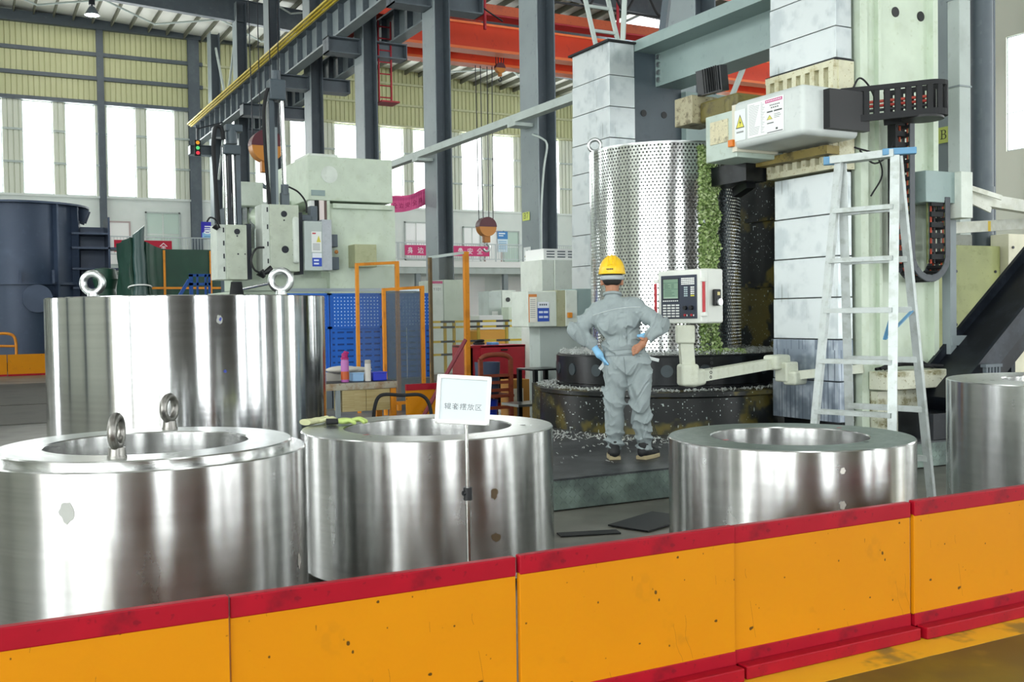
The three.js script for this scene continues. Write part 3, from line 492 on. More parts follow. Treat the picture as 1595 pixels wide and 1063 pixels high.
part(lathe1, 'tool_bar', [bar(V(7.3, 2.84, -8.4), V(7.4, 2.78, -8.75), 0.1)], M.oilBlack);
// printed notices on the head
const noticeA = canvasTex(128, 192, (g, w, h) => { g.fillStyle = '#e8efee'; g.fillRect(0, 0, w, h); g.fillStyle = '#e3dc5a'; g.strokeStyle = '#2b2b22'; g.lineWidth = 5; g.beginPath(); g.moveTo(64, 34); g.lineTo(110, 112); g.lineTo(18, 112); g.closePath(); g.fill(); g.stroke(); g.fillStyle = '#2b2b22'; g.beginPath(); g.moveTo(66, 56); g.lineTo(54, 84); g.lineTo(66, 82); g.lineTo(58, 104); g.lineTo(78, 76); g.lineTo(66, 78); g.closePath(); g.fill(); g.fillStyle = '#555'; for (let i = 0; i < 6; i++) g.fillRect(22 + i * 14, 134, 10, 10); });
const noticeB = canvasTex(256, 256, (g, w, h) => {
  g.fillStyle = '#eef1f0'; g.fillRect(0, 0, w, h); g.fillStyle = '#9a9ea0'; for (let i = 0; i < 19; i++) { g.fillRect(10, 16 + i * 12, 40 + (i * 37) % 40, 3); g.fillRect(96, 16 + i * 12, 10 + (i * 53) % 20, 3); }
  g.fillStyle = '#c23c7e'; g.fillRect(128, 8, 118, 22); g.fillStyle = '#f3e6ee'; for (let i = 0; i < 9; i++) g.fillRect(134 + i * 12, 14, 8, 9);
  g.fillStyle = '#44484a'; for (let i = 0; i < 6; i++) { g.fillRect(160 + i * 12, 48, 8, 8); if (i < 4) g.fillRect(168 + i * 14, 66, 9, 9); } g.fillRect(140, 92, 40, 10); g.fillRect(188, 92, 56, 10);
  g.strokeStyle = '#8a8430'; g.fillStyle = '#ddd66a'; g.lineWidth = 3; g.beginPath(); g.moveTo(158, 122); g.lineTo(176, 152); g.lineTo(140, 152); g.closePath(); g.fill(); g.stroke(); g.fillStyle = '#44484a'; g.fillRect(140, 176, 46, 7); g.fillRect(190, 120, 40, 3); g.fillRect(190, 132, 46, 3); g.fillRect(190, 144, 36, 3); g.fillRect(200, 220, 14, 14); g.fillRect(140, 244, 108, 6);
});
sheet(head, 'warning_sticker', V(6.748, 3.17, -7.99), V(0, 0, 0.16), V(0, 0.3, 0), noticeA, 'white sticker with a yellow warning triangle');
sheet(head, 'notice_sticker', V(6.748, 3.17, -7.8), V(0, 0, 0.5), V(0, 0.33, 0), noticeB, 'white notice sheet with a pink heading');
// far column and cross beam
const fy = [5.02, 4.59, 4.185, 3.78, 3.39, 2.98, 2.56, 2.14, 1.74, 1.3, 0.9];
coverStack(7.46, 7.85, -12.2, -11.285, fy, M.cover);
part(lathe1, 'top_cap', bb(7.42, 7.9, 5.02, 5.045, -12.25, -11.25), M.rubber);
const farCol = part(lathe1, 'far_column', [bb(7.86, 8.62, 0.25, 5.03, -12.6, -11.3), bb(7.46, 8.4, 0.25, 0.9, -12.3, -11.4)], M.machDark);
for (const x of [8.0, 8.33]) part(farCol, 'lifting_hole', cyl(0.045, 0.045, 0.012, 24, x, 4.14, -11.298, Math.PI / 2, 0, 0), M.black);
part(lathe1, 'rear_frame', [bb(8.62, 9.3, 0.25, 4.46, -12.4, -11.2)], M.machGreyGreen);
const beam = part(lathe1, 'cross_beam', [bb(8.2, 8.62, 4.5, 5.0, -11.3, -7.5)], M.machGreyGreen);
part(beam, 'beam_flange', bb(7.86, 8.75, 4.93, 5.07, -11.42, -7.5), M.machGreyGreen);
for (let i = 0; i < 4; i++) part(beam, 'beam_bolt', cyl(0.035, 0.035, 0.03, 12, 8.19, 4.58 + i * 0.1, -11.22, 0, 0, Math.PI / 2), M.galv);
part(lathe1, 'back_plate', [bb(8.3, 8.36, 0.6, 3.4, -9.75, -8.25), bb(8.24, 8.3, 0.6, 3.35, -8.92, -8.86), bb(8.24, 8.3, 2.55, 2.6, -9.6, -8.25), bb(8.24, 8.3, 1.78, 1.83, -9.6, -8.25)], M.greasy);
part(lathe1, 'side_guard', [bb(8.18, 8.24, 0.6, 3.2, -8.82, -8.26)], M.plateDark);
// brackets on top of the far column
part(lathe1, 'service_ladder', [bar(V(7.9, 5.03, -12.2), V(8.05, 6.9, -13.1), 0.05), bar(V(8.3, 5.03, -12.2), V(8.45, 6.9, -13.1), 0.05), bar(V(7.94, 5.5, -12.43), V(8.34, 5.5, -12.43), 0.04), bar(V(7.97, 5.9, -12.62), V(8.37, 5.9, -12.62), 0.04)], M.steelPale);
part(lathe1, 'top_strut', [bar(V(7.75, 5.04, -11.4), V(8.05, 6.6, -11.7), 0.06)], M.steelPale);
part(lathe1, 'top_strut', [bar(V(8.3, 5.05, -11.3), V(8.75, 6.6, -11.6), 0.09)], M.steelGrey);
// chip tray on the near column
part(lathe1, 'tray_bracket', [rbb(7.78, 8.62, 0.72, 0.9, -7.27, -7.05, 0.01), bb(7.82, 8.6, 0.255, 0.7, -7.355, -7.2)], worn(0xd3d5c2, 0x6a6238, 0.5, 0.5, 0.5));
part(lathe1, 'cable_bundle', [tube([V(7.75, 0.93, -7.1), V(8.05, 0.98, -7.15), V(8.5, 0.92, -7.12)], 0.018, 16, 6), tube([V(7.85, 0.92, -7.14), V(8.2, 1.0, -7.1), V(8.55, 0.92, -7.18)], 0.014, 16, 6), tube([V(7.8, 0.92, -7.2), V(8.2, 0.95, -7.22), V(8.6, 0.93, -7.08)], 0.016, 16, 6)], M.rubber);
part(lathe1, 'side_rail', [bb(8.86, 8.95, 0.25, 2.55, -7.3, -7.2), bb(8.88, 9.2, 1.12, 1.22, -7.25, -7.19)], M.steelLight);
part(lathe1, 'cable_cover', [rbb(8.37, 8.8, 2.55, 2.86, -7.3, -7.08, 0.008)], M.machGreyGreen);
part(lathe1, 'cable_cover', [rbb(8.78, 8.95, 2.4, 2.86, -7.3, -7.0, 0.008)], M.machPale);
// vertical cable chain: two hanging strands and the turn between them
function chainLinks(parent, pts, width, m, cables) {          // pts: centre line; width along z
  const cv = new THREE.CatmullRomCurve3(pts, false, 'centripetal'), L = cv.getLength(), n = Math.round(L / 0.085);
  for (let i = 0; i < n; i++) {
    const p = cv.getPointAt((i + 0.5) / n), t = cv.getTangentAt((i + 0.5) / n), a = Math.atan2(t.y, t.x);
    for (const s of [-1, 1]) part(parent, 'link_plate', fin(new RoundedBoxGeometry(0.1, 0.07, 0.016, 1, 0.007), p.x, p.y, p.z + s * width / 2, 0, 0, a), m);
    part(parent, 'link_bar', fin(new THREE.BoxGeometry(0.03, 0.075, width), p.x, p.y, p.z, 0, 0, a), M.rubber);
  }
  cables.forEach(([off, c], k) => part(parent, 'cable', tube(pts.map((p) => V(p.x + 0.01 * (k % 2), p.y, p.z + off)), 0.009, 40, 6), c));
}
const chain1 = thing('cable_chain', 'hanging black cable chain with orange and red cables on the near column', 'cable chain', [8.41, 1.75, -7.16]);
const cab = [[-0.06, std(0xc4492a, 0.5)], [-0.03, std(0x2b2c30, 0.5)], [0.0, std(0x2e2f33, 0.5)], [0.03, std(0xb84a2a, 0.5)], [0.06, std(0x6f7a48, 0.5)]];
{
  const up = []; for (let i = 0; i <= 16; i++) { const a = Math.PI + i / 16 * Math.PI; up.push(V(8.42 + 0.25 * Math.cos(a), 2.05 + 0.25 * Math.sin(a), -7.17)); }
  chainLinks(chain1, [V(8.17, 3.4, -7.17), V(8.17, 2.8, -7.17), V(8.17, 2.3, -7.17), ...up, V(8.67, 2.3, -7.17), V(8.67, 2.6, -7.17)], 0.19, std(0x4a4f55, 0.5), cab);
  for (let i = 0; i < 13; i++) { part(chain1, 'cross_bar', bb(7.99, 8.14, 2.02 + i * 0.105, 2.07 + i * 0.105, -7.14, -7.11), M.rubber); if (i < 6) part(chain1, 'cross_bar', bb(8.46, 8.63, 1.99 + i * 0.105, 2.04 + i * 0.105, -7.12, -7.09), M.rubber); }
  for (const [x, c] of [[8.02, 0], [8.06, 1], [8.1, 3], [8.48, 4], [8.53, 0], [8.58, 1]]) part(chain1, 'cable', rod(V(x, 1.95, -7.16), V(x, x > 8.3 ? 2.56 : 3.38, -7.16), 0.01, 8), cab[c][1]);
  part(chain1, 'side_strip', [bb(7.975, 8.0, 1.98, 3.4, -7.2, -7.1)], M.rubber);
}
// horizontal cable chain
{
  const o = thing('cable_carrier', 'black slotted cable carrier curving out beside the tool head', 'cable chain', [7.8, 3.2, -6.85]);
  const cv = new THREE.CatmullRomCurve3([V(7.22, 3.39, -7.06), V(7.5, 3.42, -6.95), V(7.8, 3.45, -6.78), V(8.02, 3.47, -6.66), V(8.15, 3.47, -6.66), V(8.2, 3.47, -6.78), V(8.08, 3.46, -6.95), V(7.85, 3.43, -7.12)], false, 'centripetal');
  const N = 46; const rail = (dy, h) => { const gs = []; for (let i = 0; i < N; i++) { const a = cv.getPointAt(i / N), b = cv.getPointAt((i + 1) / N); a.y += dy; b.y += dy; gs.push(bar(a, b.clone().add(b.clone().sub(a).multiplyScalar(0.15)), 0.035, h)); } return gs; };
  part(o, 'upper_rail', rail(0.135, 0.045), M.rubber); part(o, 'lower_rail', rail(-0.135, 0.06), M.rubber);
  for (let i = 0; i < 17; i++) { const p = cv.getPointAt((i + 0.5) / 17), t = cv.getTangentAt((i + 0.5) / 17); part(o, 'link_plate', rbox(0.055, 0.28, 0.03, 0.008, p.x, p.y, p.z, 0, -Math.atan2(t.z, t.x), 0), M.rubber); }
  for (const [dy, c] of [[-0.03, 0xa8362c], [0.01, 0xb5483a], [-0.07, 0x2a2b2e]]) part(o, 'cable', tube([0.05, 0.2, 0.35, 0.5].map((t) => { const p = cv.getPointAt(t); p.y += dy; p.z -= 0.03; return p; }), 0.014, 30, 6), std(c, 0.5));
  part(o, 'bottom_plate', [fin(new THREE.CylinderGeometry(0.19, 0.19, 0.02, 32), 8.02, 3.29, -6.82)], M.black);
}
for (const [a, b, c, d] of [[V(7.5, 3.0, -7.1), V(7.75, 2.9, -7.15), V(7.95, 3.02, -7.15), V(8.0, 3.28, -7.1)], [V(7.45, 3.03, -7.12), V(7.7, 2.97, -7.1), V(7.9, 2.8, -7.2), V(7.8, 2.6, -7.25)], [V(7.4, 3.55, -7.1), V(7.5, 3.68, -7.1), V(7.62, 3.62, -7.1), V(7.7, 3.4, -7.05)]]) part(lathe1, 'loose_cable', tube([a, b, c, d], 0.009, 20, 6), M.rubber);

// ---------------------------------------------------------------- workpiece: drilled drum on the table
{
  const R = 0.858, y0 = 1.05, y1 = 3.34, hh = y1 - y0, th0 = Math.atan2(-TC[0], -TC[1]);
  const o = thing('drilled_drum', 'tall bright steel drum drilled all over with small holes on the table', 'drum', [TC[0], y0, TC[1]]);
  const holes = (() => { const t = tex(64, (u, v) => { const d = (x, y) => Math.hypot((u - x) * 0.0415, (v - y) * 0.0719); const m = Math.min(d(0, 0), d(1, 0), d(0, 1), d(1, 1), d(0.5, 0.5)); return m < 0.0106 ? 0 : 1; }, false, 112); return t; })();
  const nu = 130, nv = Math.round(hh / 0.0719), skin = (c, rough, metal, f) => std(c, rough, metal, { alphaMap: rept(holes, nu * f, nv), alphaTest: 0.5, side: THREE.DoubleSide });
  const wall = (ts, tl, m) => { const g = new THREE.CylinderGeometry(R, R, hh, Math.ceil(128 * tl / 6.283), 1, true, ts, tl); g.translate(TC[0], (y0 + y1) / 2, TC[1]); return g; };
  part(o, 'drilled_wall', wall(0, 6.2832), skin(0xe4e6e6, 0.16, 1, 1), undefined, true);
  part(o, 'inner_wall', lathe([[R - 0.005, y0 + 0.002], [R - 0.16, y0 + 0.002], [R - 0.16, y1 - 0.004], [R - 0.003, y1 - 0.002]], 96, TC[0], 0, TC[1]), std(0x9b9d9c, 0.55, 0.7));
  part(o, 'rim', lathe([[R - 0.17, y1 + 0.004], [R + 0.001, y1 + 0.004], [R + 0.002, y1 - 0.012]], 128, TC[0], 0, TC[1]), M.galv);
  eyebolt(TC[0] - 0.62, y1 + 0.004, TC[1] - 0.5, -0.6, 0.07, 0.022, M.galv, 'lifting eye on the rim of the drilled drum', 'drum lifting eye');
  // green swarf clinging to the drum
  const g = new THREE.TetrahedronGeometry(0.02); g.scale(1, 0.35, 1.3);
  const n = 3600, im = new THREE.InstancedMesh(g, std(0xffffff, 0.6), n), d = new THREE.Object3D(), cols = [0x7f9a58, 0xa9bf7c, 0x5d7838, 0xc3d3a0, 0x8fa86a];
  for (let i = 0; i < n; i++) { const t = Math.pow(rnd(), 0.8), a = th0 + rr(0.44, 0.73 + 0.03 * Math.sin(t * 40)), r = R + rr(0, 0.03), low = i > 3300; d.position.set(TC[0] + r * Math.sin(a), low ? rr(1.04, 1.1) : y0 + (hh - 0.05) * t, TC[1] + r * Math.cos(a)); if (low) { d.position.x += rr(-0.2, 0.3); d.position.z += rr(0, 0.25); } d.rotation.set(rnd() * 6, rnd() * 6, rnd() * 6); d.scale.set(1, rr(0.5, 1.8), 1); d.updateMatrix(); im.setMatrixAt(i, d.matrix); im.setColorAt(i, new THREE.Color(cols[i % 5])); }
  im.name = 'green_swarf'; im.userData = { kind: 'stuff', label: 'green wet swarf clinging to the side of the drilled drum', category: 'swarf' }; scene.add(im);
}
// bright metal chips on table, ledge and platform
{
  const g = new THREE.TorusGeometry(0.013, 0.0035, 4, 6, 4); const n = 4300, im = new THREE.InstancedMesh(g, std(0xd5dad8, 0.3, 0.9), n), d = new THREE.Object3D();
  for (let i = 0; i < n; i++) {
    let x, y, z; const a = rnd() * 6.283;
    if (i < 2400) { const r = rr(0.88, 1.24); x = TC[0] + r * Math.sin(a); z = TC[1] + r * Math.cos(a); y = 1.055 + rnd() * rnd() * 0.05; }
    else if (i < 3600) { const r = rr(1.29, 1.5); x = TC[0] + r * Math.sin(a); z = TC[1] + r * Math.cos(a); y = 0.695 + rnd() * 0.01; }
    else { const q = rnd(); x = 3.6 + 4.5 * rnd(); z = -6.9 - 2.4 * Math.sqrt(rnd()); y = 0.256; if (Math.hypot(x - TC[0], z - TC[1]) < 1.55) z = -7.2; if (q < 0.5) { const b = -0.2 - rnd() * 1.6; x = TC[0] + (1.6 + rnd() * 0.5) * Math.sin(b); z = TC[1] + (1.6 + rnd() * 0.5) * Math.cos(b); } }
    d.position.set(x, y, z); d.rotation.set(rr(-1.8, -1.3), rnd() * 6, rnd() * 6); d.scale.setScalar(rr(0.5, 1.3)); d.updateMatrix(); im.setMatrixAt(i, d.matrix);
  }
  im.name = 'metal_chips'; im.userData = { kind: 'stuff', label: 'bright curled metal chips strewn over lathe table and platform', category: 'chips' }; scene.add(im);
}

// ---------------------------------------------------------------- operator panel on its swing arm
{
  const o = thing('operator_console', 'white operator panel with screen and keys on a bent pipe arm', 'control panel', [5.751, 0.25, -7.6]);
  const enamel = std(0xdfe3dc, 0.4), armM = worn(0xcfd4c3, 0xb9bda4, 0.3, 0.4, 0.45);
  const q = new THREE.Group(); q.name = 'panel_housing'; q.position.set(0, 1.64 - 0.25, 0); q.rotation.y = -1.326; o.add(q);
  const add = (name, gs, m, k) => { const e = mk(name, gs, m, k); q.add(e); return e; };
  const W = 0.5, H = 0.485, D = 0.34;
  add('housing', [rbox(W, H, 0.1, 0.015, 0, 0, -0.05), rbox(W - 0.02, H + 0.01, D - 0.1, 0.02, 0, 0.005, -0.1 - (D - 0.1) / 2)], enamel);
  add('screen_bezel', rbox(W - 0.09, H - 0.09, 0.012, 0.004, 0, 0.0, 0.004), std(0x2c3444, 0.35));
  const scr = std(0xffffff, 0.25, 0, { map: canvasTex(128, 128, (g, w, h) => { g.fillStyle = '#7f9c88'; g.fillRect(0, 0, w, h); g.fillStyle = '#5f7d70'; g.fillRect(0, 22, w, 4); g.fillRect(0, 64, w, 4); g.fillStyle = '#4f6a5f'; for (let i = 0; i < 4; i++) { g.fillRect(10, 32 + i * 8, 30 + (i * 17) % 30, 3); g.fillRect(70, 32 + i * 8, 24, 3); g.fillRect(12, 76 + i * 11, 60 + (i * 23) % 40, 3); } g.fillStyle = '#9db5a2'; g.fillRect(0, 118, w, 10); }) });
  const sg = new THREE.PlaneGeometry(0.17, 0.175); sg.translate(-0.09, 0.075, 0.0115); add('screen', sg, scr, true);
  add('screen_edge', [box(0.19, 0.01, 0.004, -0.09, 0.168, 0.012), box(0.19, 0.01, 0.004, -0.09, -0.018, 0.012), box(0.01, 0.19, 0.004, -0.182, 0.075, 0.012), box(0.01, 0.19, 0.004, 0.002, 0.075, 0.012)], std(0x1d232e, 0.4));
  const kw = std(0xe6e9e6, 0.5), kb = std(0xa9bcc0, 0.5), ky = std(0xd8d24a, 0.5), kr = std(0xb3202a, 0.4);
  const key = (m, x, y, w = 0.017, h = 0.012) => add('key', box(w, h, 0.006, x, y, 0.012), m);
  for (let r = 0; r < 4; r++) for (let c = 0; c < 7; c++) key(kw, 0.045 + c * 0.0215, 0.165 - r * 0.0165);
  for (let r = 0; r < 5; r++) for (let c = 0; c < 2; c++) key(kb, 0.075 + c * 0.022, 0.085 - r * 0.019);
  for (let r = 0; r < 5; r++) for (let c = 0; c < 2; c++) key(r === 4 ? ky : kw, 0.15 + c * 0.022, 0.085 - r * 0.019);
  for (let c = 0; c < 8; c++) key(kw, -0.172 + c * 0.023, -0.035, 0.013, 0.01);
  for (let r = 0; r < 5; r++) for (let c = 0; c < 4; c++) key(kw, -0.16 + c * 0.05, -0.075 - r * 0.025, 0.036, 0.014);
  for (const x of [0.08, 0.15]) add('rotary_knob', cyl(0.021, 0.018, 0.025, 18, x, -0.1, 0.02, Math.PI / 2, 0, 0), M.black);
  for (const x of [0.075, 0.15]) { add('push_button', cyl(0.011, 0.011, 0.014, 14, x, -0.165, 0.014, Math.PI / 2, 0, 0), kr); key(kw, x + 0.022, -0.168, 0.008, 0.016); }
  for (const s of [-1, 1]) { add('grip_handle', rod(V(s * (W / 2 + 0.028), 0.13, 0.0), V(s * (W / 2 + 0.028), -0.14, 0.0), 0.014, 12), kr); add('handle_mount', [rbox(0.05, 0.035, 0.04, 0.006, s * (W / 2 + 0.018), 0.15, -0.01), rbox(0.05, 0.035, 0.04, 0.006, s * (W / 2 + 0.018), -0.16, -0.01)], enamel); }
  add('handwheel_unit', rbox(0.04, 0.15, 0.085, 0.012, W / 2 + 0.02, -0.01, -0.2), M.black);
  add('handwheel', cyl(0.032, 0.03, 0.02, 24, W / 2 + 0.05, -0.05, -0.205, 0, 0, Math.PI / 2), std(0xd9dcdc, 0.25, 0.6));
  add('unit_label', box(0.004, 0.03, 0.035, W / 2 + 0.041, 0.025, -0.2), std(0xd6c98a, 0.5));
  const c = thing('pendant_chain', 'thin dark chain hanging below the operator panel', 'chain', [5.99, 0.84, -7.45]);
  for (let i = 0; i < 13; i++) part(c, 'chain_link', tor(0.012, 0.003, 5.99 + 0.006 * Math.sin(i), 1.38 - i * 0.043, -7.45, 0, i % 2 ? 1.57 : 0, 0, 10), M.black);
  part(c, 'chain_hook', tor(0.026, 0.004, 5.99, 0.8, -7.45, 0, 0.4, 0, 16), M.black);
  part(o, 'socket', [rbox(0.17, 0.17, 0.17, 0.02, 5.79, 1.3, -7.57, 0, -0.6, 0)], armM);
  part(o, 'upright_pipe', [bar(V(5.79, 1.3, -7.57), V(5.81, 0.98, -7.56), 0.12)], armM);
  part(o, 'elbow', [rbox(0.17, 0.2, 0.16, 0.03, 5.81, 0.93, -7.56, 0, -0.3, 0), rbox(0.2, 0.15, 0.14, 0.03, 5.89, 0.9, -7.57, 0, 0.26, 0.1)], armM);
  part(o, 'swing_arm', [bar(V(5.86, 0.905, -7.57), V(7.16, 0.975, -7.93), 0.1)], armM);
  part(o, 'joint', [rbox(0.28, 0.15, 0.16, 0.03, 7.2, 0.985, -7.92, 0, 0.27, 0), rbox(0.17, 0.2, 0.17, 0.02, 7.27, 0.89, -7.86), rbox(0.24, 0.14, 0.15, 0.03, 7.33, 0.83, -7.8, 0, 0.27, 0)], armM);
  part(o, 'fixed_arm', [bar(V(7.3, 0.85, -7.82), V(7.7, 0.93, -7.26), 0.085)], armM);
}

// ---------------------------------------------------------------- aluminium stepladder
{
  const alu = worn(0xbcc3c2, 0xa2a8a2, 0.35, 0.3, 0.5, 0.5), blue = std(0x5f93b8, 0.5);
  const em = V(6.134, 2.65, -5.727), R2 = V(0.8836, 0, 0.4682), F2 = V(0.4679, 0, -0.8838);
  const c = R2.clone().multiplyScalar(0.323).add(F2.clone().multiplyScalar(-0.3)), p = R2.clone().multiplyScalar(0.52).add(F2.clone().multiplyScalar(0.56));
  const o = thing('step_ladder', 'tall aluminium A-frame stepladder with blue top cap before the near column', 'ladder', [em.x, 0, em.z]);
  const e1 = em.clone().addScaledVector(c, -0.5), e2 = em.clone().addScaledVector(c, 0.5), foot = (s, q) => { const f = em.clone().addScaledVector(c, s * 0.74).addScaledVector(p, q * 0.5); f.y = 0.02; return f; };
  const legs = [];
  for (const [s, q] of [[-1, -1], [1, -1], [-1, 1], [1, 1]]) {
    const top = (s < 0 ? e1 : e2).clone().addScaledVector(p, q * 0.035), f = foot(s, q); legs.push([top, f]);
    const lg = part(o, 'leg', bar(top, f, 0.065, 0.03), alu); part(lg, 'rubber_foot', rbox(0.085, 0.04, 0.05, 0.008, f.x, 0.02, f.z, 0, 0.8, 0), M.rubber);
  }
  for (const k of [0, 2]) for (let i = 1; i <= 6; i++) { const t = i * 0.385 / 2.63, a = legs[k][0].clone().lerp(legs[k][1], t), b = legs[k + 1][0].clone().lerp(legs[k + 1][1], t); part(o, 'step', bar(a, b, k ? 0.035 : 0.075, k ? 0.045 : 0.035), alu); }
  part(o, 'top_bar', bar(e1.clone().addScaledVector(c, -0.14).add(V(0, 0.02, 0)), e2.clone().add(V(0, 0.02, 0)), 0.12, 0.055), alu);
  part(o, 'end_cap', [rbox(0.05, 0.065, 0.13, 0.006, ...e1.clone().addScaledVector(c, -0.16).add(V(0, 0.02, 0)).toArray(), 0, 0.8, 0)], blue);
  part(o, 'end_cap', [rbox(0.06, 0.05, 0.24, 0.006, ...e2.clone().addScaledVector(c, 0.05).add(V(0, 0.03, 0)).toArray(), 0, 0.8, 0)], blue);
  const mid = (k, t) => legs[k][0].clone().lerp(legs[k][1], t), lowP = mid(1, 0.5).add(mid(3, 0.5)).multiplyScalar(0.5).add(V(-0.14, -0.06, -0.06));
  part(o, 'spreader_bar', [bar(mid(1, 0.44), lowP, 0.03, 0.008), bar(lowP, mid(3, 0.44), 0.03, 0.008)], blue);
}

// ---------------------------------------------------------------- right edge: cabinets, beams, chip chute
{
  const olive = worn(0x9ea568, 0x848c50, 0.35, 0.8, 0.45), creamP = worn(0xdedbc2, 0xc6c3a6, 0.25, 1, 0.45);
  const o = thing('machine_cabinet', 'olive green bolted machine cabinet behind the stepladder', 'cabinet', [10.9, 0, -8.95]);
  part(o, 'side_panel', rbb(10.25, 10.6, 0.05, 2.25, -8.85, -8.6, 0.01), olive); part(o, 'front_panel', rbb(10.61, 11.5, 0.05, 2.27, -8.85, -8.6, 0.01), olive);
  for (const x of [10.55, 10.68, 11.4]) for (const y of [0.75, 1.3, 1.95]) part(o, 'panel_bolt', cyl(0.018, 0.018, 0.014, 10, x, y, -8.595, Math.PI / 2, 0, 0), M.darkSteel);
  part(o, 'top_beam', bb(9.9, 11.0, 2.26, 2.4, -8.84, -8.62), worn(0x8b8f86, 0x6a6a60, 0.4, 0.5, 0.6));
  const b = thing('machine_cabinet', 'cream machine cabinet at the right edge behind the dark chute', 'cabinet', [12.3, 0, -8.85]);
  part(b, 'body', rbb(11.52, 13.2, 0.05, 2.42, -8.76, -8.5, 0.01), creamP); for (const y of [1.3, 2.25]) part(b, 'panel_bolt', cyl(0.018, 0.018, 0.014, 10, 11.6, y, -8.495, Math.PI / 2, 0, 0), M.darkSteel);
  const w = worn(0xd8dbd0, 0xb9bba8, 0.35, 0.8, 0.45);
  const t = thing('support_beam', 'white dented beam running right from the near column above another', 'beam', [9.7, 2.6, -7.35]);
  part(t, 'beam', [bar(V(8.95, 2.67, -7.3), V(11.2, 2.56, -7.5), 0.1, 0.13)], w); part(t, 'dent_flap', [bar(V(9.15, 2.62, -7.22), V(9.5, 2.52, -7.22), 0.02, 0.06), bar(V(9.0, 2.78, -7.24), V(9.7, 2.66, -7.24), 0.015, 0.05)], w);
  const t2 = thing('support_beam', 'lower white beam with yellow tag beside the olive cabinet', 'beam', [9.8, 2.3, -7.6]);
  part(t2, 'beam', [bar(V(8.95, 2.33, -7.55), V(11.4, 2.5, -7.75), 0.1, 0.12)], w); part(t2, 'yellow_tag', bb(9.93, 9.98, 2.34, 2.45, -7.6, -7.58), std(0xd8b93a, 0.5));
  const k = thing('chip_conveyor', 'sloping black chip conveyor rising at the right edge', 'conveyor', [9.2, 0, -6.9]);
  const bl = worn(0x14181f, 0x2a2f38, 0.4, 0.8, 0.35, 0.3), cw = worn(0x1c222b, 0x343a44, 0.4, 0.8, 0.35, 0.3);
  part(k, 'trough', bar(V(8.45, 0.52, -7.0), V(10.9, 2.45, -7.0), 0.5, 0.3), bl);
  part(k, 'side_wall', bar(V(8.45, 0.68, -6.72), V(10.88, 2.63, -6.72), 0.04, 0.2), cw); part(k, 'side_wall', bar(V(8.45, 0.68, -7.27), V(10.88, 2.63, -7.27), 0.04, 0.2), cw);
  part(k, 'leg', bb(9.2, 9.26, 0.25, 1.1, -6.82, -6.76), cw); part(k, 'leg', bb(9.9, 9.96, 0, 1.7, -6.82, -6.76), cw); part(k, 'hopper', [bb(8.1, 8.6, 0.252, 0.5, -7.25, -6.78)], bl);
  const v = thing('louvre_panel', 'grey slatted guard standing beside the cut-off steel ring', 'guard', [8.85, 0, -6.62]);
  for (let i = 0; i < 5; i++) part(v, 'slat', bb(8.62 + i * 0.045, 8.645 + i * 0.045, 0.03, 0.95, -6.64, -6.6), M.steelGrey); part(v, 'guard_frame', [bb(8.6, 8.84, 0, 0.04, -6.65, -6.59), bb(8.6, 8.84, 0.5, 0.53, -6.65, -6.59), bb(8.6, 8.84, 0.93, 0.96, -6.65, -6.59)], M.steelGrey);
}
// pipes and signs on the near building column, signs on column B7
{
  const d = thing('cable_duct', 'pale square cable duct climbing beside column B', 'duct', [11.4, 0, -9.0]);
  part(d, 'duct', rbb(11.16, 11.37, 0, 10.8, -9.1, -8.92, 0.01), M.steelPale); for (let y = 1; y < 10.7; y += 1.1) part(d, 'joint_clip', bb(11.15, 11.38, y, y + 0.02, -9.11, -8.91), M.steelLight);
  solo('down_pipe', 'thick dark blue-grey pipe running up beside column B', 'pipe', [cyl(0.135, 0.135, 10.8, 28, 11.62, 5.4, -8.95), cyl(0.15, 0.15, 0.1, 28, 11.62, 3.0, -8.95)], M.steelGrey);
  const lettered = (txt, w, h, fs) => canvasTex(w, h, (g) => { g.fillStyle = '#d3de6e'; g.fillRect(0, 0, w, h); g.fillStyle = '#3c4420'; g.font = fs + 'px serif'; g.textAlign = 'center'; g.fillText(txt, w / 2, h * 0.76); });
  const s1 = thing('column_sign', 'yellow letter B sign on the near grey column', 'sign', [11.985, 3.77, -9.84]); sheet(s1, 'plate', V(11.985, 3.78, -9.93), V(0, 0, 0.18), V(0, 0.22, 0), lettered('B', 128, 160, 130));
  const s2 = thing('column_sign', 'small yellow B7 sign on the column left of the lathe', 'sign', [11.985, 3.75, -21.8]); sheet(s2, 'plate', V(11.985, 3.76, -21.99), V(0, 0, 0.35), V(0, 0.2, 0), lettered('B7', 160, 96, 92));
  const s3 = thing('warning_notice', 'white notice with yellow warning triangle on column B7', 'sign', [11.985, 2.7, -21.8]); sheet(s3, 'plate', V(11.985, 2.72, -21.96), V(0, 0, 0.35), V(0, 0.4, 0), noticeA);
  for (let i = 0; i < 3; i++) solo('strap_mark', 'short white tape mark on column B7, number ' + ['one', 'two', 'three'][i] + ' from the top', 'tape', bb(11.98, 11.999, 2.42 - i * 0.2, 2.45 - i * 0.2, -21.9, -21.55), M.white, 'tape marks on column B7');
  solo('bent_conduit', 'thin pale bent conduit hanging down column B7', 'conduit', tube([V(11.96, 5.75, -21.4), V(11.98, 5.6, -21.0), V(12.08, 5.5, -20.95), V(12.0, 4.9, -20.95), V(11.92, 4.0, -20.95), V(11.9, 2.5, -20.95)], 0.025, 40, 8), M.steelPale);
}
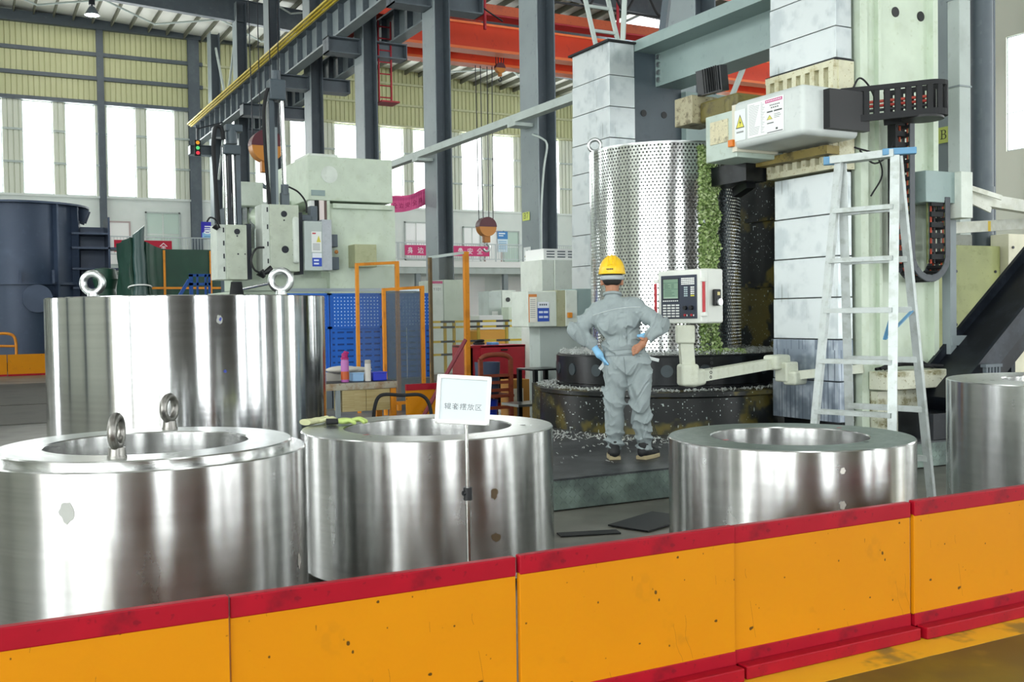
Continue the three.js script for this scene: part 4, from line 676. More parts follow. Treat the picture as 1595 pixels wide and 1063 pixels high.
// electrical boxes left of the far column
{
  const o = thing('switch_box', 'white switch box with posters and orange switch left of the far column', 'electrical box', [6.75, 1.32, -11.7]);
  part(o, 'body', rbb(6.35, 6.78, 1.34, 1.8, -12.0, -11.55, 0.015), M.machPale); part(o, 'strip', bb(6.78, 6.9, 1.34, 1.81, -12.0, -11.54), worn(0xa8a98a, 0x8b8a68, 0.4, 0.4, 0.5)); part(o, 'door', rbb(6.9, 7.08, 1.34, 1.81, -12.0, -11.53, 0.01), M.machPale); part(o, 'end_box', rbb(7.08, 7.4, 1.33, 1.83, -12.0, -11.56, 0.01), M.machGreyGreen);
  part(o, 'orange_switch', rbb(6.92, 6.98, 1.45, 1.52, -11.53, -11.49, 0.008), std(0xe08a1a, 0.4));
  sheet(o, 'paper_notice', V(6.36, 1.4, -11.548), V(0.12, 0, 0), V(0, 0.36, 0), canvasTex(64, 160, (g, w, h) => { g.fillStyle = '#e9e6dc'; g.fillRect(0, 0, w, h); g.fillStyle = '#d98a4a'; g.fillRect(0, 0, w, 16); g.fillRect(0, 0, 6, h); g.fillStyle = '#a9adab'; for (let i = 0; i < 10; i++) g.fillRect(12, 30 + i * 11, 40, 4); }));
  sheet(o, 'blue_card', V(6.49, 1.41, -11.547), V(0.17, 0, 0), V(0, 0.25, 0), canvasTex(96, 128, (g, w, h) => { g.fillStyle = '#e6ebf2'; g.fillRect(0, 0, w, h); g.fillStyle = '#2f54b8'; g.fillRect(0, 40, w, 88); g.fillStyle = '#55606e'; for (let i = 0; i < 4; i++) g.fillRect(16 + i * 17, 12, 11, 12); g.fillStyle = '#dbe4f4'; for (const y of [60, 92]) { g.fillRect(10, y, 34, 14); g.fillRect(50, y, 36, 14); } }));
  part(o, 'bracket', [bar(V(7.12, 1.33, -11.6), V(7.25, 0.95, -11.6), 0.03), bar(V(7.1, 1.0, -11.6), V(7.42, 0.95, -11.6), 0.03)], M.rubber); part(o, 'pedestal', rbb(6.6, 7.3, 0, 1.34, -11.98, -11.7, 0.01), M.steelPale);
  const c = thing('tall_cabinet', 'tall pale electrical cabinet with louvred top behind the switch box', 'cabinet', [7.7, 0, -13.3]);
  part(c, 'side', rbb(7.36, 7.56, 0, 2.29, -13.6, -12.95, 0.01), M.machPale); part(c, 'front', rbb(7.565, 8.2, 0, 2.29, -13.6, -12.93, 0.01), M.machPale); part(c, 'window', bb(7.9, 8.06, 1.85, 2.0, -12.94, -12.92), M.steelGrey); part(c, 'valve', [cyl(0.07, 0.07, 0.1, 16, 8.0, 1.72, -12.88, Math.PI / 2, 0, 0), bar(V(7.7, 1.66, -12.88), V(8.1, 1.68, -12.88), 0.03)], M.darkSteel);
  const lv = part(c, 'louvre_top', bb(7.42, 8.2, 2.29, 2.45, -13.55, -13.0), M.white); for (let i = 0; i < 3; i++) for (let j = 0; j < 4; j++) part(lv, 'louvre_slot', bb(7.47 + j * 0.18, 7.6 + j * 0.18, 2.325 + i * 0.04, 2.34 + i * 0.04, -13.0, -12.992), M.steelGrey);
  const r = thing('steel_stand', 'small black steel stand left of the lathe base', 'stand', [6.35, 0, -11.2]);
  part(r, 'top_plate', bb(6.12, 6.56, 0.81, 0.83, -11.45, -11.0), M.oilBlack); part(r, 'shelf', bb(5.9, 6.54, 0.38, 0.41, -11.45, -11.0), M.galv); for (const [x, z] of [[6.15, -11.02], [6.53, -11.02], [6.15, -11.43], [6.53, -11.43]]) part(r, 'leg', bb(x - 0.025, x + 0.025, 0, 0.81, z - 0.025, z + 0.025), M.oilBlack);
}

// ---------------------------------------------------------------- the worker, seen from behind, hands on hips
{
  const o = thing('person', 'worker in grey coverall and yellow hard hat, standing with hands on hips', 'person', [5.0, 0.25, -7.36]); o.rotation.y = -34 * Math.PI / 180;
  const cap = (p, a, b, ra, rb) => { const bx = b[0] - a[0], by = b[1] - a[1], bz = b[2] - a[2], px = p[0] - a[0], py = p[1] - a[1], pz = p[2] - a[2]; const t = Math.max(0, Math.min(1, (px * bx + py * by + pz * bz) / (bx * bx + by * by + bz * bz + 1e-9))); return Math.hypot(px - t * bx, py - t * by, pz - t * bz) - (ra + (rb - ra) * t); };
  const smin = (a, b, k) => { const h = Math.max(0, Math.min(1, 0.5 + 0.5 * (b - a) / k)); return b + (a - b) * h - k * h * (1 - h); };
  function field(bones, k, warp) { return (p) => { let d = 9; for (const [a, b, ra, rb, flat] of bones) { let q = p, A = a, B = b; if (flat) { q = [p[0], p[1], p[2] / flat]; A = [a[0], a[1], a[2] / flat]; B = [b[0], b[1], b[2] / flat]; } d = smin(d, cap(q, A, B, ra, rb), k); } return warp ? d + warp(p) : d; }; }
  function mesh3(f, lo, hi, cell) {
    const size = Math.max(hi[0] - lo[0], hi[1] - lo[1], hi[2] - lo[2]), n = Math.ceil(size / cell) + 4, c = [(lo[0] + hi[0]) / 2, (lo[1] + hi[1]) / 2, (lo[2] + hi[2]) / 2], half = n * cell / 2;
    const mc = new MarchingCubes(n, new THREE.MeshStandardMaterial(), false, false, 400000); mc.isolation = 0; mc.field.fill(-1);
    const ix = (v, q) => Math.floor((v - c[q] + half) / cell);
    for (let k = Math.max(0, ix(lo[2], 2)); k < Math.min(n, ix(hi[2], 2) + 1); k++) for (let j = Math.max(0, ix(lo[1], 1)); j < Math.min(n, ix(hi[1], 1) + 1); j++) for (let i = Math.max(0, ix(lo[0], 0)); i < Math.min(n, ix(hi[0], 0) + 1); i++)
      mc.field[i + j * n + k * n * n] = -f([c[0] - half + i * cell, c[1] - half + j * cell, c[2] - half + k * cell]);
    mc.update(); const m = mc.count, pos = new Float32Array(m * 3), nor = new Float32Array(m * 3);
    for (let i = 0; i < m * 3; i++) pos[i] = mc.positionArray[i] * half + c[i % 3];
    const g = new THREE.BufferGeometry(); g.setAttribute('position', new THREE.BufferAttribute(pos, 3)); g.setAttribute('uv', new THREE.BufferAttribute(new Float32Array(m * 2), 2));
    const e = 0.004; for (let i = 0; i < m; i++) { const p = [pos[3 * i], pos[3 * i + 1], pos[3 * i + 2]], d = f(p); let x = f([p[0] + e, p[1], p[2]]) - d, y = f([p[0], p[1] + e, p[2]]) - d, z = f([p[0], p[1], p[2] + e]) - d; const L = Math.hypot(x, y, z) || 1; nor[3 * i] = x / L; nor[3 * i + 1] = y / L; nor[3 * i + 2] = z / L; }
    g.setAttribute('normal', new THREE.BufferAttribute(nor, 3)); return g;
  }
  const put = (name, g, m, label, keep) => { const e = mk(name, g, m, keep); if (label) e.userData.label = label; o.add(e); return e; };
  // joints: x right, y up from the soles, z towards the viewer (his back)
  const J = { hipL: [-0.1, 0.8, 0], hipR: [0.1, 0.8, 0], kneeL: [-0.11, 0.45, -0.02], kneeR: [0.12, 0.45, -0.01], ankL: [-0.105, 0.09, 0.01], ankR: [0.15, 0.09, 0.0], pel: [0, 0.86, 0], waist: [-0.03, 1.0, 0], chest: [-0.075, 1.2, 0.0], neck: [-0.11, 1.37, 0.0], head: [-0.112, 1.5, -0.03], shL: [-0.255, 1.29, 0], shR: [0.105, 1.325, 0], elL: [-0.42, 1.11, 0.06], elR: [0.295, 1.14, 0.07], wrL: [-0.27, 0.965, 0.06], wrR: [0.165, 1.035, 0.125] };
  // skin: one continuous body, with the head and hands on finer grids
  const skinM = std(0xa9765a, 0.55, 0);
  const body = field([[J.hipL, J.kneeL, 0.075, 0.055], [J.kneeL, J.ankL, 0.05, 0.035], [J.hipR, J.kneeR, 0.075, 0.055], [J.kneeR, J.ankR, 0.05, 0.035], [J.pel, J.waist, 0.1, 0.09, 0.7], [J.waist, J.chest, 0.09, 0.1, 0.7], [J.chest, J.neck, 0.09, 0.05, 0.7], [J.neck, [-0.112, 1.46, -0.01], 0.056, 0.055], [J.shL, J.elL, 0.045, 0.036], [J.elL, J.wrL, 0.036, 0.027], [J.shR, J.elR, 0.045, 0.036], [J.elR, J.wrR, 0.036, 0.027], [J.shL, J.chest, 0.04, 0.06], [J.shR, J.chest, 0.04, 0.06]], 0.03);
  const gs = [mesh3(body, [-0.55, 0.02, -0.25], [0.45, 1.56, 0.3], 0.016)];
  const headF = (() => { const b = field([[[-0.112, 1.545, -0.03], [-0.112, 1.6, -0.03], 0.083, 0.085], [[-0.112, 1.47, -0.06], [-0.112, 1.45, -0.075], 0.055, 0.045], [[-0.112, 1.4, 0.0], [-0.112, 1.5, -0.015], 0.055, 0.058], [[-0.1, 1.52, -0.115], [-0.096, 1.49, -0.13], 0.012, 0.017], [[-0.03, 1.535, -0.03], [-0.026, 1.5, -0.025], 0.016, 0.011], [[-0.195, 1.535, -0.03], [-0.2, 1.5, -0.025], 0.016, 0.011]], 0.018); const eyes = [[-0.14, 1.53, -0.118], [-0.078, 1.53, -0.116]]; return (p) => { let d = b(p); for (const e of eyes) d = Math.max(d, 0.012 - Math.hypot(p[0] - e[0], p[1] - e[1], p[2] - e[2])); return Math.max(d, -(Math.hypot(p[0] + 0.105, (p[1] - 1.46) * 2.2, p[2] + 0.12) - 0.018)); }; })();
  gs.push(mesh3(headF, [-0.24, 1.36, -0.18], [0.02, 1.71, 0.09], 0.0045));
  function hand(wr, palm, tips, thumb) { const bones = [[wr, palm, 0.026, 0.033]]; tips.forEach(([a, b, c], i) => { bones.push([palm, a, 0.028, 0.0115], [a, b, 0.011, 0.01], [b, c, 0.01, 0.0085]); }); bones.push([wr.map((v, q) => v * 0.6 + palm[q] * 0.4), thumb[0], 0.018, 0.012], [thumb[0], thumb[1], 0.012, 0.01]); return bones; }
  // right hand (bare) resting on the back of the waist, fingers towards the middle
  const rP = [0.135, 0.985, 0.155], rF = [0, 1, 2, 3].map((i) => [[0.105 - 0.004 * i, 0.985 - i * 0.021, 0.168], [0.075 - 0.004 * i, 0.972 - i * 0.021, 0.17], [0.052 + 0.004 * Math.abs(i - 1), 0.957 - i * 0.02, 0.163]]);
  const rightHand = field(hand(J.wrR, rP, rF, [[0.14, 1.03, 0.165], [0.115, 1.045, 0.165]]), 0.007); gs.push(mesh3(rightHand, [0.02, 0.87, 0.08], [0.21, 1.08, 0.21], 0.0045));
  put('body', gs, skinM, 'skin of neck, ear and right hand');
  put('hair', mesh3(field([[[-0.112, 1.56, -0.02], [-0.112, 1.6, -0.02], 0.088, 0.088], [[-0.14, 1.53, 0.018], [-0.085, 1.53, 0.018], 0.042, 0.042]], 0.02), [-0.24, 1.4, -0.14], [0.02, 1.72, 0.1], 0.006), std(0x1c1a19, 0.7));
  const lP = [-0.225, 0.9, 0.09], lF = [0, 1, 2, 3].map((i) => [[-0.2 + i * 0.006, 0.875 - i * 0.012, 0.105 - i * 0.016], [-0.178, 0.845 - i * 0.008, 0.118 - i * 0.014], [-0.155, 0.82 - i * 0.004, 0.118 - i * 0.014]]);
  put('blue_glove', mesh3(field([[[-0.29, 0.985, 0.055], J.wrL, 0.031, 0.031], ...hand(J.wrL, lP, lF, [[-0.235, 0.88, 0.03], [-0.2, 0.85, 0.02]])], 0.008), [-0.36, 0.78, -0.05], [-0.1, 1.05, 0.18], 0.005), std(0x7fb4d8, 0.6), 'light blue work glove on the left hand');
  put('blue_glove_end', mesh3(field([[[0.135, 1.05, 0.15], [0.105, 1.058, 0.168], 0.02, 0.014], [[0.13, 1.06, 0.16], [0.15, 1.075, 0.16], 0.014, 0.01]], 0.01), [0.06, 1.0, 0.1], [0.2, 1.12, 0.21], 0.005), std(0x7fb4d8, 0.6), 'blue glove held in the right hand');
  // coverall: loose cloth with folds
  const sn = Math.sin, folds = (p) => {
    const [x, y, z] = p; const q = sn(x * 23 + y * 9 + z * 13), k = sn(y * 13.7 + x * 7.1 + z * 5 + q), pul = (t) => 1 - Math.abs(sn(t)); let w = 0;
    const left = x < 0.01 ? 1 : -1, leg = sst(0.8, 0.6, y);
    w -= leg * 0.042 * (pul(y * 15 + left * x * 17 + 1.3 * k + z * 6) - 0.5) * (0.45 + 0.55 * q * k);
    w -= sst(0.34, 0.14, y) * 0.03 * (pul(y * 46 + x * 9 + 0.9 * k) - 0.5);
    w -= sst(0.5, 0.66, y) * sst(0.92, 0.78, y) * 0.026 * (pul(y * 14 - Math.abs(x - 0.0) * 15 + k) - 0.5);
    w -= sst(0.84, 0.92, y) * sst(1.02, 0.94, y) * 0.02 * (pul(y * 34 + x * 6 + k) - 0.5);
    w -= sst(0.95, 1.02, y) * sst(1.24, 1.12, y) * 0.036 * (pul(x * 17 + y * 8 * left + 1.2 * k) - 0.55) * sst(0.24, 0.17, Math.abs(x + 0.06));
    w -= sst(0.19, 0.26, Math.abs(x + 0.07)) * sst(0.95, 1.0, y) * 0.042 * (pul((Math.abs(x) - y * 0.8) * 24 + z * 14 + k) - 0.5) * (0.6 + 0.4 * q);
    const q2 = sn(x * 41 - y * 19 + z * 23 + k); w -= 0.012 * (pul(y * 27 + left * x * 31 + z * 19 + 1.7 * q2) - 0.5) * (0.5 + 0.5 * q2) * (y < 1.26 ? 1 : 0.35); return w;
  };
  const clothB = [[[-0.095, 0.8, 0], [-0.105, 0.45, -0.01], 0.118, 0.086, 0.98], [[-0.105, 0.45, -0.01], [-0.105, 0.12, 0.01], 0.086, 0.078], [[0.098, 0.8, 0], [0.12, 0.45, 0], 0.118, 0.086, 0.98], [[0.12, 0.45, 0], [0.145, 0.12, 0.0], 0.086, 0.078], [[-0.055, 0.84, 0], [0.055, 0.84, 0], 0.15, 0.15, 0.8], [[-0.075, 0.96, 0], [0.02, 0.97, 0], 0.135, 0.135, 0.84], [[-0.13, 1.16, 0], [-0.01, 1.17, 0], 0.145, 0.145, 0.8], [[-0.19, 1.265, 0.0], [0.035, 1.29, 0.0], 0.1, 0.1, 0.9], [[-0.11, 1.33, 0.005], [-0.11, 1.375, 0.005], 0.09, 0.07], [[-0.235, 1.265, 0], J.elL, 0.085, 0.067], [J.elL, [-0.29, 0.985, 0.058], 0.068, 0.05], [[0.085, 1.295, 0], J.elR, 0.085, 0.067], [J.elR, [0.185, 1.05, 0.115], 0.068, 0.05]];
  const clothF = field(clothB, 0.028, folds);
  const grey = std(0xffffff, 0.85, 0, { map: rept(tex(256, (u, v) => mixc(hex(0x9aa5a6), hex(0x8b9698), N2(u, v))), 3) });
  const cloth = (p) => { let d = clothF(p); d = Math.max(d, 0.075 - p[1]); d = Math.max(d, -(Math.hypot(p[0] + 0.111, p[2] + 0.005) - 0.06) * (p[1] > 1.385 ? 1 : -9)); return d; };
  const cg = mesh3((p) => Math.max(clothF(p), 0.078 - p[1], p[1] - 1.425), [-0.6, 0.06, -0.3], [0.5, 1.44, 0.34], 0.0088);
  put('coverall', cg, grey, 'grey work coverall with folds');
  const surf = (x, y) => { let z = 0.32; for (let i = 0; i < 60; i++) { const d = clothF([x, y, z]); if (d < 0.002) break; z -= Math.max(0.002, d * 0.7); } return z; };
  const seam = (a, n = 18) => { const pts = []; for (let i = 0; i <= n; i++) { const t = i / n, x = a[0] + (a[2] - a[0]) * t, y = a[1] + (a[3] - a[1]) * t + (a[4] || 0) * Math.sin(t * Math.PI); pts.push(V(x, y, surf(x, y) + 0.001)); } return tube(pts, 0.003, 40, 5); };
  const pipingM = std(0xc4cccc, 0.8), seamM = std(0x7c8688, 0.85);
  put('yoke_piping', seam([-0.275, 1.235, 0.125, 1.3, 0.02]), pipingM); put('waist_seam', seam([-0.185, 0.93, 0.12, 0.95, 0]), seamM); put('waist_seam', seam([-0.185, 0.885, 0.135, 0.905, 0]), seamM); put('back_seam', seam([-0.02, 0.88, 0.0, 0.66, 0]), seamM);
  put('collar', fin(new THREE.TorusGeometry(0.068, 0.014, 10, 32), -0.111, 1.412, -0.005, Math.PI / 2 - 0.25, 0, 0.05), grey);
  put('belt_tab', [fin(new RoundedBoxGeometry(0.07, 0.03, 0.004, 1, 0.002), -0.205, 0.8, 0.05, 0, 0.2, 0.9), fin(new RoundedBoxGeometry(0.09, 0.028, 0.004, 1, 0.002), 0.235, 0.855, 0.03, 0, -0.2, -0.25)], std(0xc7cdcc, 0.8));
  // safety shoes
  const shoeM = std(0x1d1f22, 0.6), soleM = std(0xb3a684, 0.8);
  for (const [x, z, ry] of [[-0.115, 0.0, 0.12], [0.165, -0.01, -0.55]]) {
    const s = mesh3(field([[[0, 0.06, 0.06], [0, 0.05, -0.08], 0.045, 0.04, 1.15], [[0, 0.05, -0.08], [0, 0.04, -0.15], 0.043, 0.036, 1.1], [[0, 0.08, 0.05], [0, 0.12, 0.05], 0.045, 0.045]], 0.02), [-0.08, 0.012, -0.22], [0.08, 0.18, 0.14], 0.006); s.rotateY(ry); s.translate(x, 0, z);
    const pr = prism([[-0.045, -0.09], [0.045, -0.09], [0.052, 0.05], [0.04, 0.15], [0, 0.19], [-0.04, 0.15], [-0.052, 0.05]], 0.026, 0.004); pr.rotateX(-Math.PI / 2); pr.translate(0, 0.005, 0); pr.rotateY(ry); pr.translate(x, 0, z);
    const sh = put('shoe', s, shoeM); const so = mk('sole', pr, soleM); sh.add(so);
  }
  // hard hat
  const hatM = std(0xf2c51d, 0.32), hx = -0.112, hy = 1.575, hz = -0.02;
  const dome = new THREE.SphereGeometry(0.122, 40, 20, 0, 6.2832, 0, 1.62); dome.scale(0.93, 1.28, 1.12); dome.translate(hx, hy + 0.018, hz); dome.rotateZ(0);
  const ridge = [-1, 0, 1].map((s) => { const pts = []; for (let i = 0; i <= 14; i++) { const a = -1.1 + i / 14 * 2.2; pts.push(V(hx + s * 0.03, hy + 0.014 + 0.128 * 1.235 * Math.cos(a) * (s ? 0.975 : 1), hz + 0.124 * 1.12 * Math.sin(a))); } return tube(pts, s ? 0.006 : 0.009, 24, 8); });
  const brim = fin(new THREE.TorusGeometry(0.117, 0.007, 8, 48), 0, 0, 0, Math.PI / 2, 0, 0); brim.scale(0.95, 1, 1.16); brim.translate(hx, hy + 0.016, hz);
  const peak = new THREE.SphereGeometry(0.11, 32, 12, 0, 6.2832, 0, 1.57); peak.scale(0.82, 0.16, 0.8); peak.translate(hx, hy + 0.012, hz - 0.09);
  const hat = put('hard_hat', [dome, ...ridge, brim, peak], hatM, 'yellow hard hat');
  const sub = (name, g, m) => { const e = mk(name, g, m); hat.add(e); };
  sub('head_strap', (() => { const g = fin(new THREE.TorusGeometry(0.098, 0.013, 8, 40), 0, 0, 0, Math.PI / 2, 0, 0); g.scale(0.93, 1.6, 1.08); g.translate(hx, hy - 0.02, hz + 0.005); return g; })(), std(0xaeb6ba, 0.7));
  for (let i = 0; i < 4; i++) { const a = -0.38 + i * 0.13 + 0.03; sub('printed_character', box(0.011, 0.011, 0.002, hx + 0.1135 * Math.sin(a), hy + 0.05, hz + 0.137 * Math.cos(a), 0, a, 0), M.black); }
  for (let i = 0; i < 5; i++) { const a = -0.5 + i * 0.16; sub('vent_hole', sph(0.0035, hx + 0.075 * Math.sin(a), hy + 0.128 - 0.004 * Math.abs(i - 2), hz + 0.088 * Math.cos(a), 8), M.black); }
  put('glasses', [tube([V(-0.024, 1.53, -0.02), V(-0.028, 1.533, -0.08), V(-0.04, 1.532, -0.115)], 0.003, 12, 6)], M.black);
}

// ---------------------------------------------------------------- work area in the middle distance
const wood = (() => { const S = noise2(61, 256); return (a, b) => std(0xffffff, 0.55, 0, { map: rept(tex(256, (u, v) => mixc(hex(a), hex(b), S(u * 6, v * 180) * 0.6 + 0.4 * N2(u, v))), 1) }); })();
M.chairWood = wood(0x8a3f22, 0x6a2c18);
M.blueEnamel = std(0x1f63c4, 0.45);
{ // blue tool boards
  const peg = std(0xffffff, 0.45, 0, { map: rept(tex(64, (u, v) => (Math.hypot(u - 0.5, v - 0.5) < 0.17 ? hex(0xbfd8f2) : hex(0x1f66c9)), true), 1 / 0.058) });  // pale dots in the map stand in for light through the holes
  const louv = std(0xffffff, 0.45, 0, { map: rept(tex(64, (u, v) => (Math.abs(v - 0.5) < 0.14 && Math.abs(u - 0.5) < 0.36 ? hex(0x123f86) : hex(0x1f66c9)), true), 1 / 0.16, 1 / 0.1) });
  [[4.6, 5.32, 'behind the tall steel ring'], [5.34, 6.24, 'behind the empty orange frame'], [6.26, 7.14, 'behind the mesh screens']].forEach(([a, b, w], i) => {
    const z = -16.5, o = thing('tool_board', 'blue perforated tool board with louvred lower panel ' + w, 'tool board', [(a + b) / 2, 0, z], 'blue tool boards'), mid = (a + b) / 2;
    part(o, 'pegboard', bb(a + 0.02, b - 0.02, 1.35, 1.87, z - 0.02, z), peg); part(o, 'louvre_panel', bb(a + 0.02, mid - 0.01, 0.45, 1.31, z - 0.02, z), louv); part(o, 'louvre_panel', bb(mid + 0.01, b - 0.02, 0.45, 1.31, z - 0.02, z), louv);
    part(o, 'frame', [bb(a, a + 0.03, 0, 1.9, z - 0.05, z + 0.02), bb(b - 0.03, b, 0, 1.9, z - 0.05, z + 0.02), bb(a, b, 1.87, 1.9, z - 0.05, z + 0.02), bb(a, b, 1.31, 1.35, z - 0.05, z + 0.02)], M.blueEnamel);
    part(o, 'base', bb(a, b, 0, 0.44, z - 0.4, z + 0.1), M.steelGrey);
  });
}
{ // orange framed mesh screens
  const net = (c, op) => { const m = std(c, 0.7, 0.1, { transparent: true, opacity: op, side: THREE.DoubleSide }); return m; };
  const scr = (label, x0, x1, y1, z, m, w = 0.045) => { const o = thing('mesh_screen', label, 'screen', [(x0 + x1) / 2, 0, z], 'orange framed mesh screens'); part(o, 'post', bb(x0, x0 + w, 0, y1, z - 0.03, z + 0.03), M.orange); part(o, 'post', bb(x1 - w * 1.3, x1, 0, y1 + 0.03, z - 0.03, z + 0.03), M.orange); part(o, 'top_rail', bar(V(x0, y1 - 0.02, z), V(x1, y1 + 0.02, z), 0.05, 0.045), M.orange); part(o, 'bottom_rail', bb(x0, x1, 0.15, 0.2, z - 0.03, z + 0.03), M.orange); part(o, 'wire_mesh', bb(x0 + w, x1 - w, 0.2, y1 - 0.04, z - 0.004, z + 0.004), m); return o; };
  scr('tall orange frame with faint open mesh before the blue tool boards', 5.41, 6.13, 2.34, -15.4, net(0x6f7470, 0.16));
  scr('lower orange frame with dense grey mesh standing in front', 5.62, 6.3, 1.93, -14.8, net(0x66757c, 0.55));
  const o = thing('mesh_screen', 'tall orange post frame with mesh right of the blue boards', 'screen', [6.1, 0, -13.5], 'orange framed mesh screens');
  part(o, 'post', bb(6.375, 6.445, 0, 2.42, -13.53, -13.46), M.orange); part(o, 'post', bb(5.83, 5.87, 0, 2.33, -13.53, -13.47), worn(0x5a4a30, 0x8a6a30, 0.5, 0.5, 0.6)); part(o, 'top_rail', bar(V(5.84, 2.33, -13.5), V(6.41, 2.41, -13.5), 0.04), M.steelPale); part(o, 'wire_mesh', bb(5.87, 6.375, 0.2, 2.33, -13.504, -13.496), net(0x8a8f86, 0.14));
}
{ // bench with bottles
  const z = -11.5, o = thing('work_bench', 'worn steel work bench with bottles behind the steel rings', 'bench', [4.08, 0, z]);
  const rusty = worn(0xa8a493, 0x7d5c3a, 0.6, 0.6, 0.45, 0.4), wd = wood(0xbfb38a, 0x9c8a55);
  part(o, 'bench_top', rbb(3.5, 4.53, 0.7, 0.74, z - 0.55, z, 0.006), M.darkSteel); part(o, 'front_edge', bb(3.5, 4.53, 0.655, 0.735, z - 0.005, z + 0.012), rusty);
  part(o, 'drawer', bb(3.85, 4.14, 0.4, 0.65, z - 0.3, z), wd); part(o, 'drawer', bb(4.145, 4.44, 0.4, 0.65, z - 0.3, z), wd); part(o, 'leg', bb(4.45, 4.52, 0, 0.66, z - 0.07, z), M.orange); part(o, 'leg', bb(3.78, 3.83, 0, 0.66, z - 0.05, z), M.steelLight); part(o, 'leg', bb(3.52, 3.56, 0, 0.66, z - 0.05, z), M.steelLight); part(o, 'leg', bb(4.45, 4.52, 0, 0.66, z - 0.55, z - 0.48), M.orange); part(o, 'leg', bb(3.52, 3.56, 0, 0.66, z - 0.55, z - 0.5), M.steelLight);
  const Y = 0.741, b = thing('water_bottle', 'pink sports bottle with orange drink on the bench', 'bottle', [3.93, Y, z - 0.12]);
  const bx = 3.93, bz = z - 0.12; part(b, 'bottle_body', lathe([[0.001, Y], [0.045, Y], [0.047, Y + 0.02], [0.047, Y + 0.24], [0.04, Y + 0.262], [0.03, Y + 0.268]], 28, bx, 0, bz), std(0xb768b0, 0.2)); part(b, 'drink', lathe([[0.0478, Y + 0.03], [0.0478, Y + 0.125]], 28, bx, 0, bz), std(0xc35a2a, 0.3)); part(b, 'cap', lathe([[0.048, Y + 0.265], [0.048, Y + 0.285], [0.036, Y + 0.29], [0.038, Y + 0.33], [0.02, Y + 0.345], [0.001, Y + 0.345]], 28, bx, 0, bz), std(0xa81e6a, 0.35)); part(b, 'spout', fin(new THREE.CapsuleGeometry(0.016, 0.035, 4, 10), bx + 0.02, Y + 0.345, bz, 0, 0, 1.3), std(0xa81e6a, 0.35));
  const c = thing('thermos_flask', 'slim white thermos flask standing on the bench', 'flask', [4.22, Y, z - 0.14]); part(c, 'flask_body', lathe([[0.001, Y], [0.037, Y], [0.037, Y + 0.2], [0.034, Y + 0.205]], 28, 4.22, 0, z - 0.14), std(0xcfccc4, 0.4)); part(c, 'lid', lathe([[0.036, Y + 0.205], [0.036, Y + 0.245], [0.03, Y + 0.25], [0.001, Y + 0.25]], 28, 4.22, 0, z - 0.14), std(0xa8a59c, 0.4));
  const blueBox = (n, label, x, w, h, d, zz, col) => { const q = thing(n, label, 'box', [x, Y, zz], 'boxes on the bench'); part(q, 'tray', rbb(x - w / 2, x + w / 2, Y, Y + h, zz - d / 2, zz + d / 2, 0.008), std(col, 0.4)); part(q, 'rim', rbb(x - w / 2 - 0.006, x + w / 2 + 0.006, Y + h - 0.012, Y + h + 0.002, zz - d / 2 - 0.006, zz + d / 2 + 0.006, 0.004), std(col, 0.3)); };
  blueBox('parts_box', 'dark blue box on the bench right of the flask', 4.36, 0.17, 0.1, 0.2, z - 0.2, 0x1c34c0); blueBox('parts_box', 'dark blue box at the left end of the bench', 3.6, 0.2, 0.13, 0.24, z - 0.3, 0x1c34c0); blueBox('parts_box', 'light blue packet between the bottle and the flask', 4.1, 0.14, 0.1, 0.12, z - 0.2, 0x8fb8e0);
  solo('cotton_rag', 'crumpled pale rag lying at the back of the bench', 'rag', [fin(new THREE.SphereGeometry(0.16, 20, 10), 0, 0, 0).scale(1.3, 0.3, 0.7).translate(4.0, Y + 0.13, z - 0.42), fin(new THREE.SphereGeometry(0.12, 18, 8), 0, 0, 0).scale(2.4, 0.35, 0.7).translate(4.1, Y + 0.12, z - 0.45), bb(3.8, 4.35, Y, Y + 0.1, z - 0.5, z - 0.4)], std(0xc9c6ba, 0.9));
}
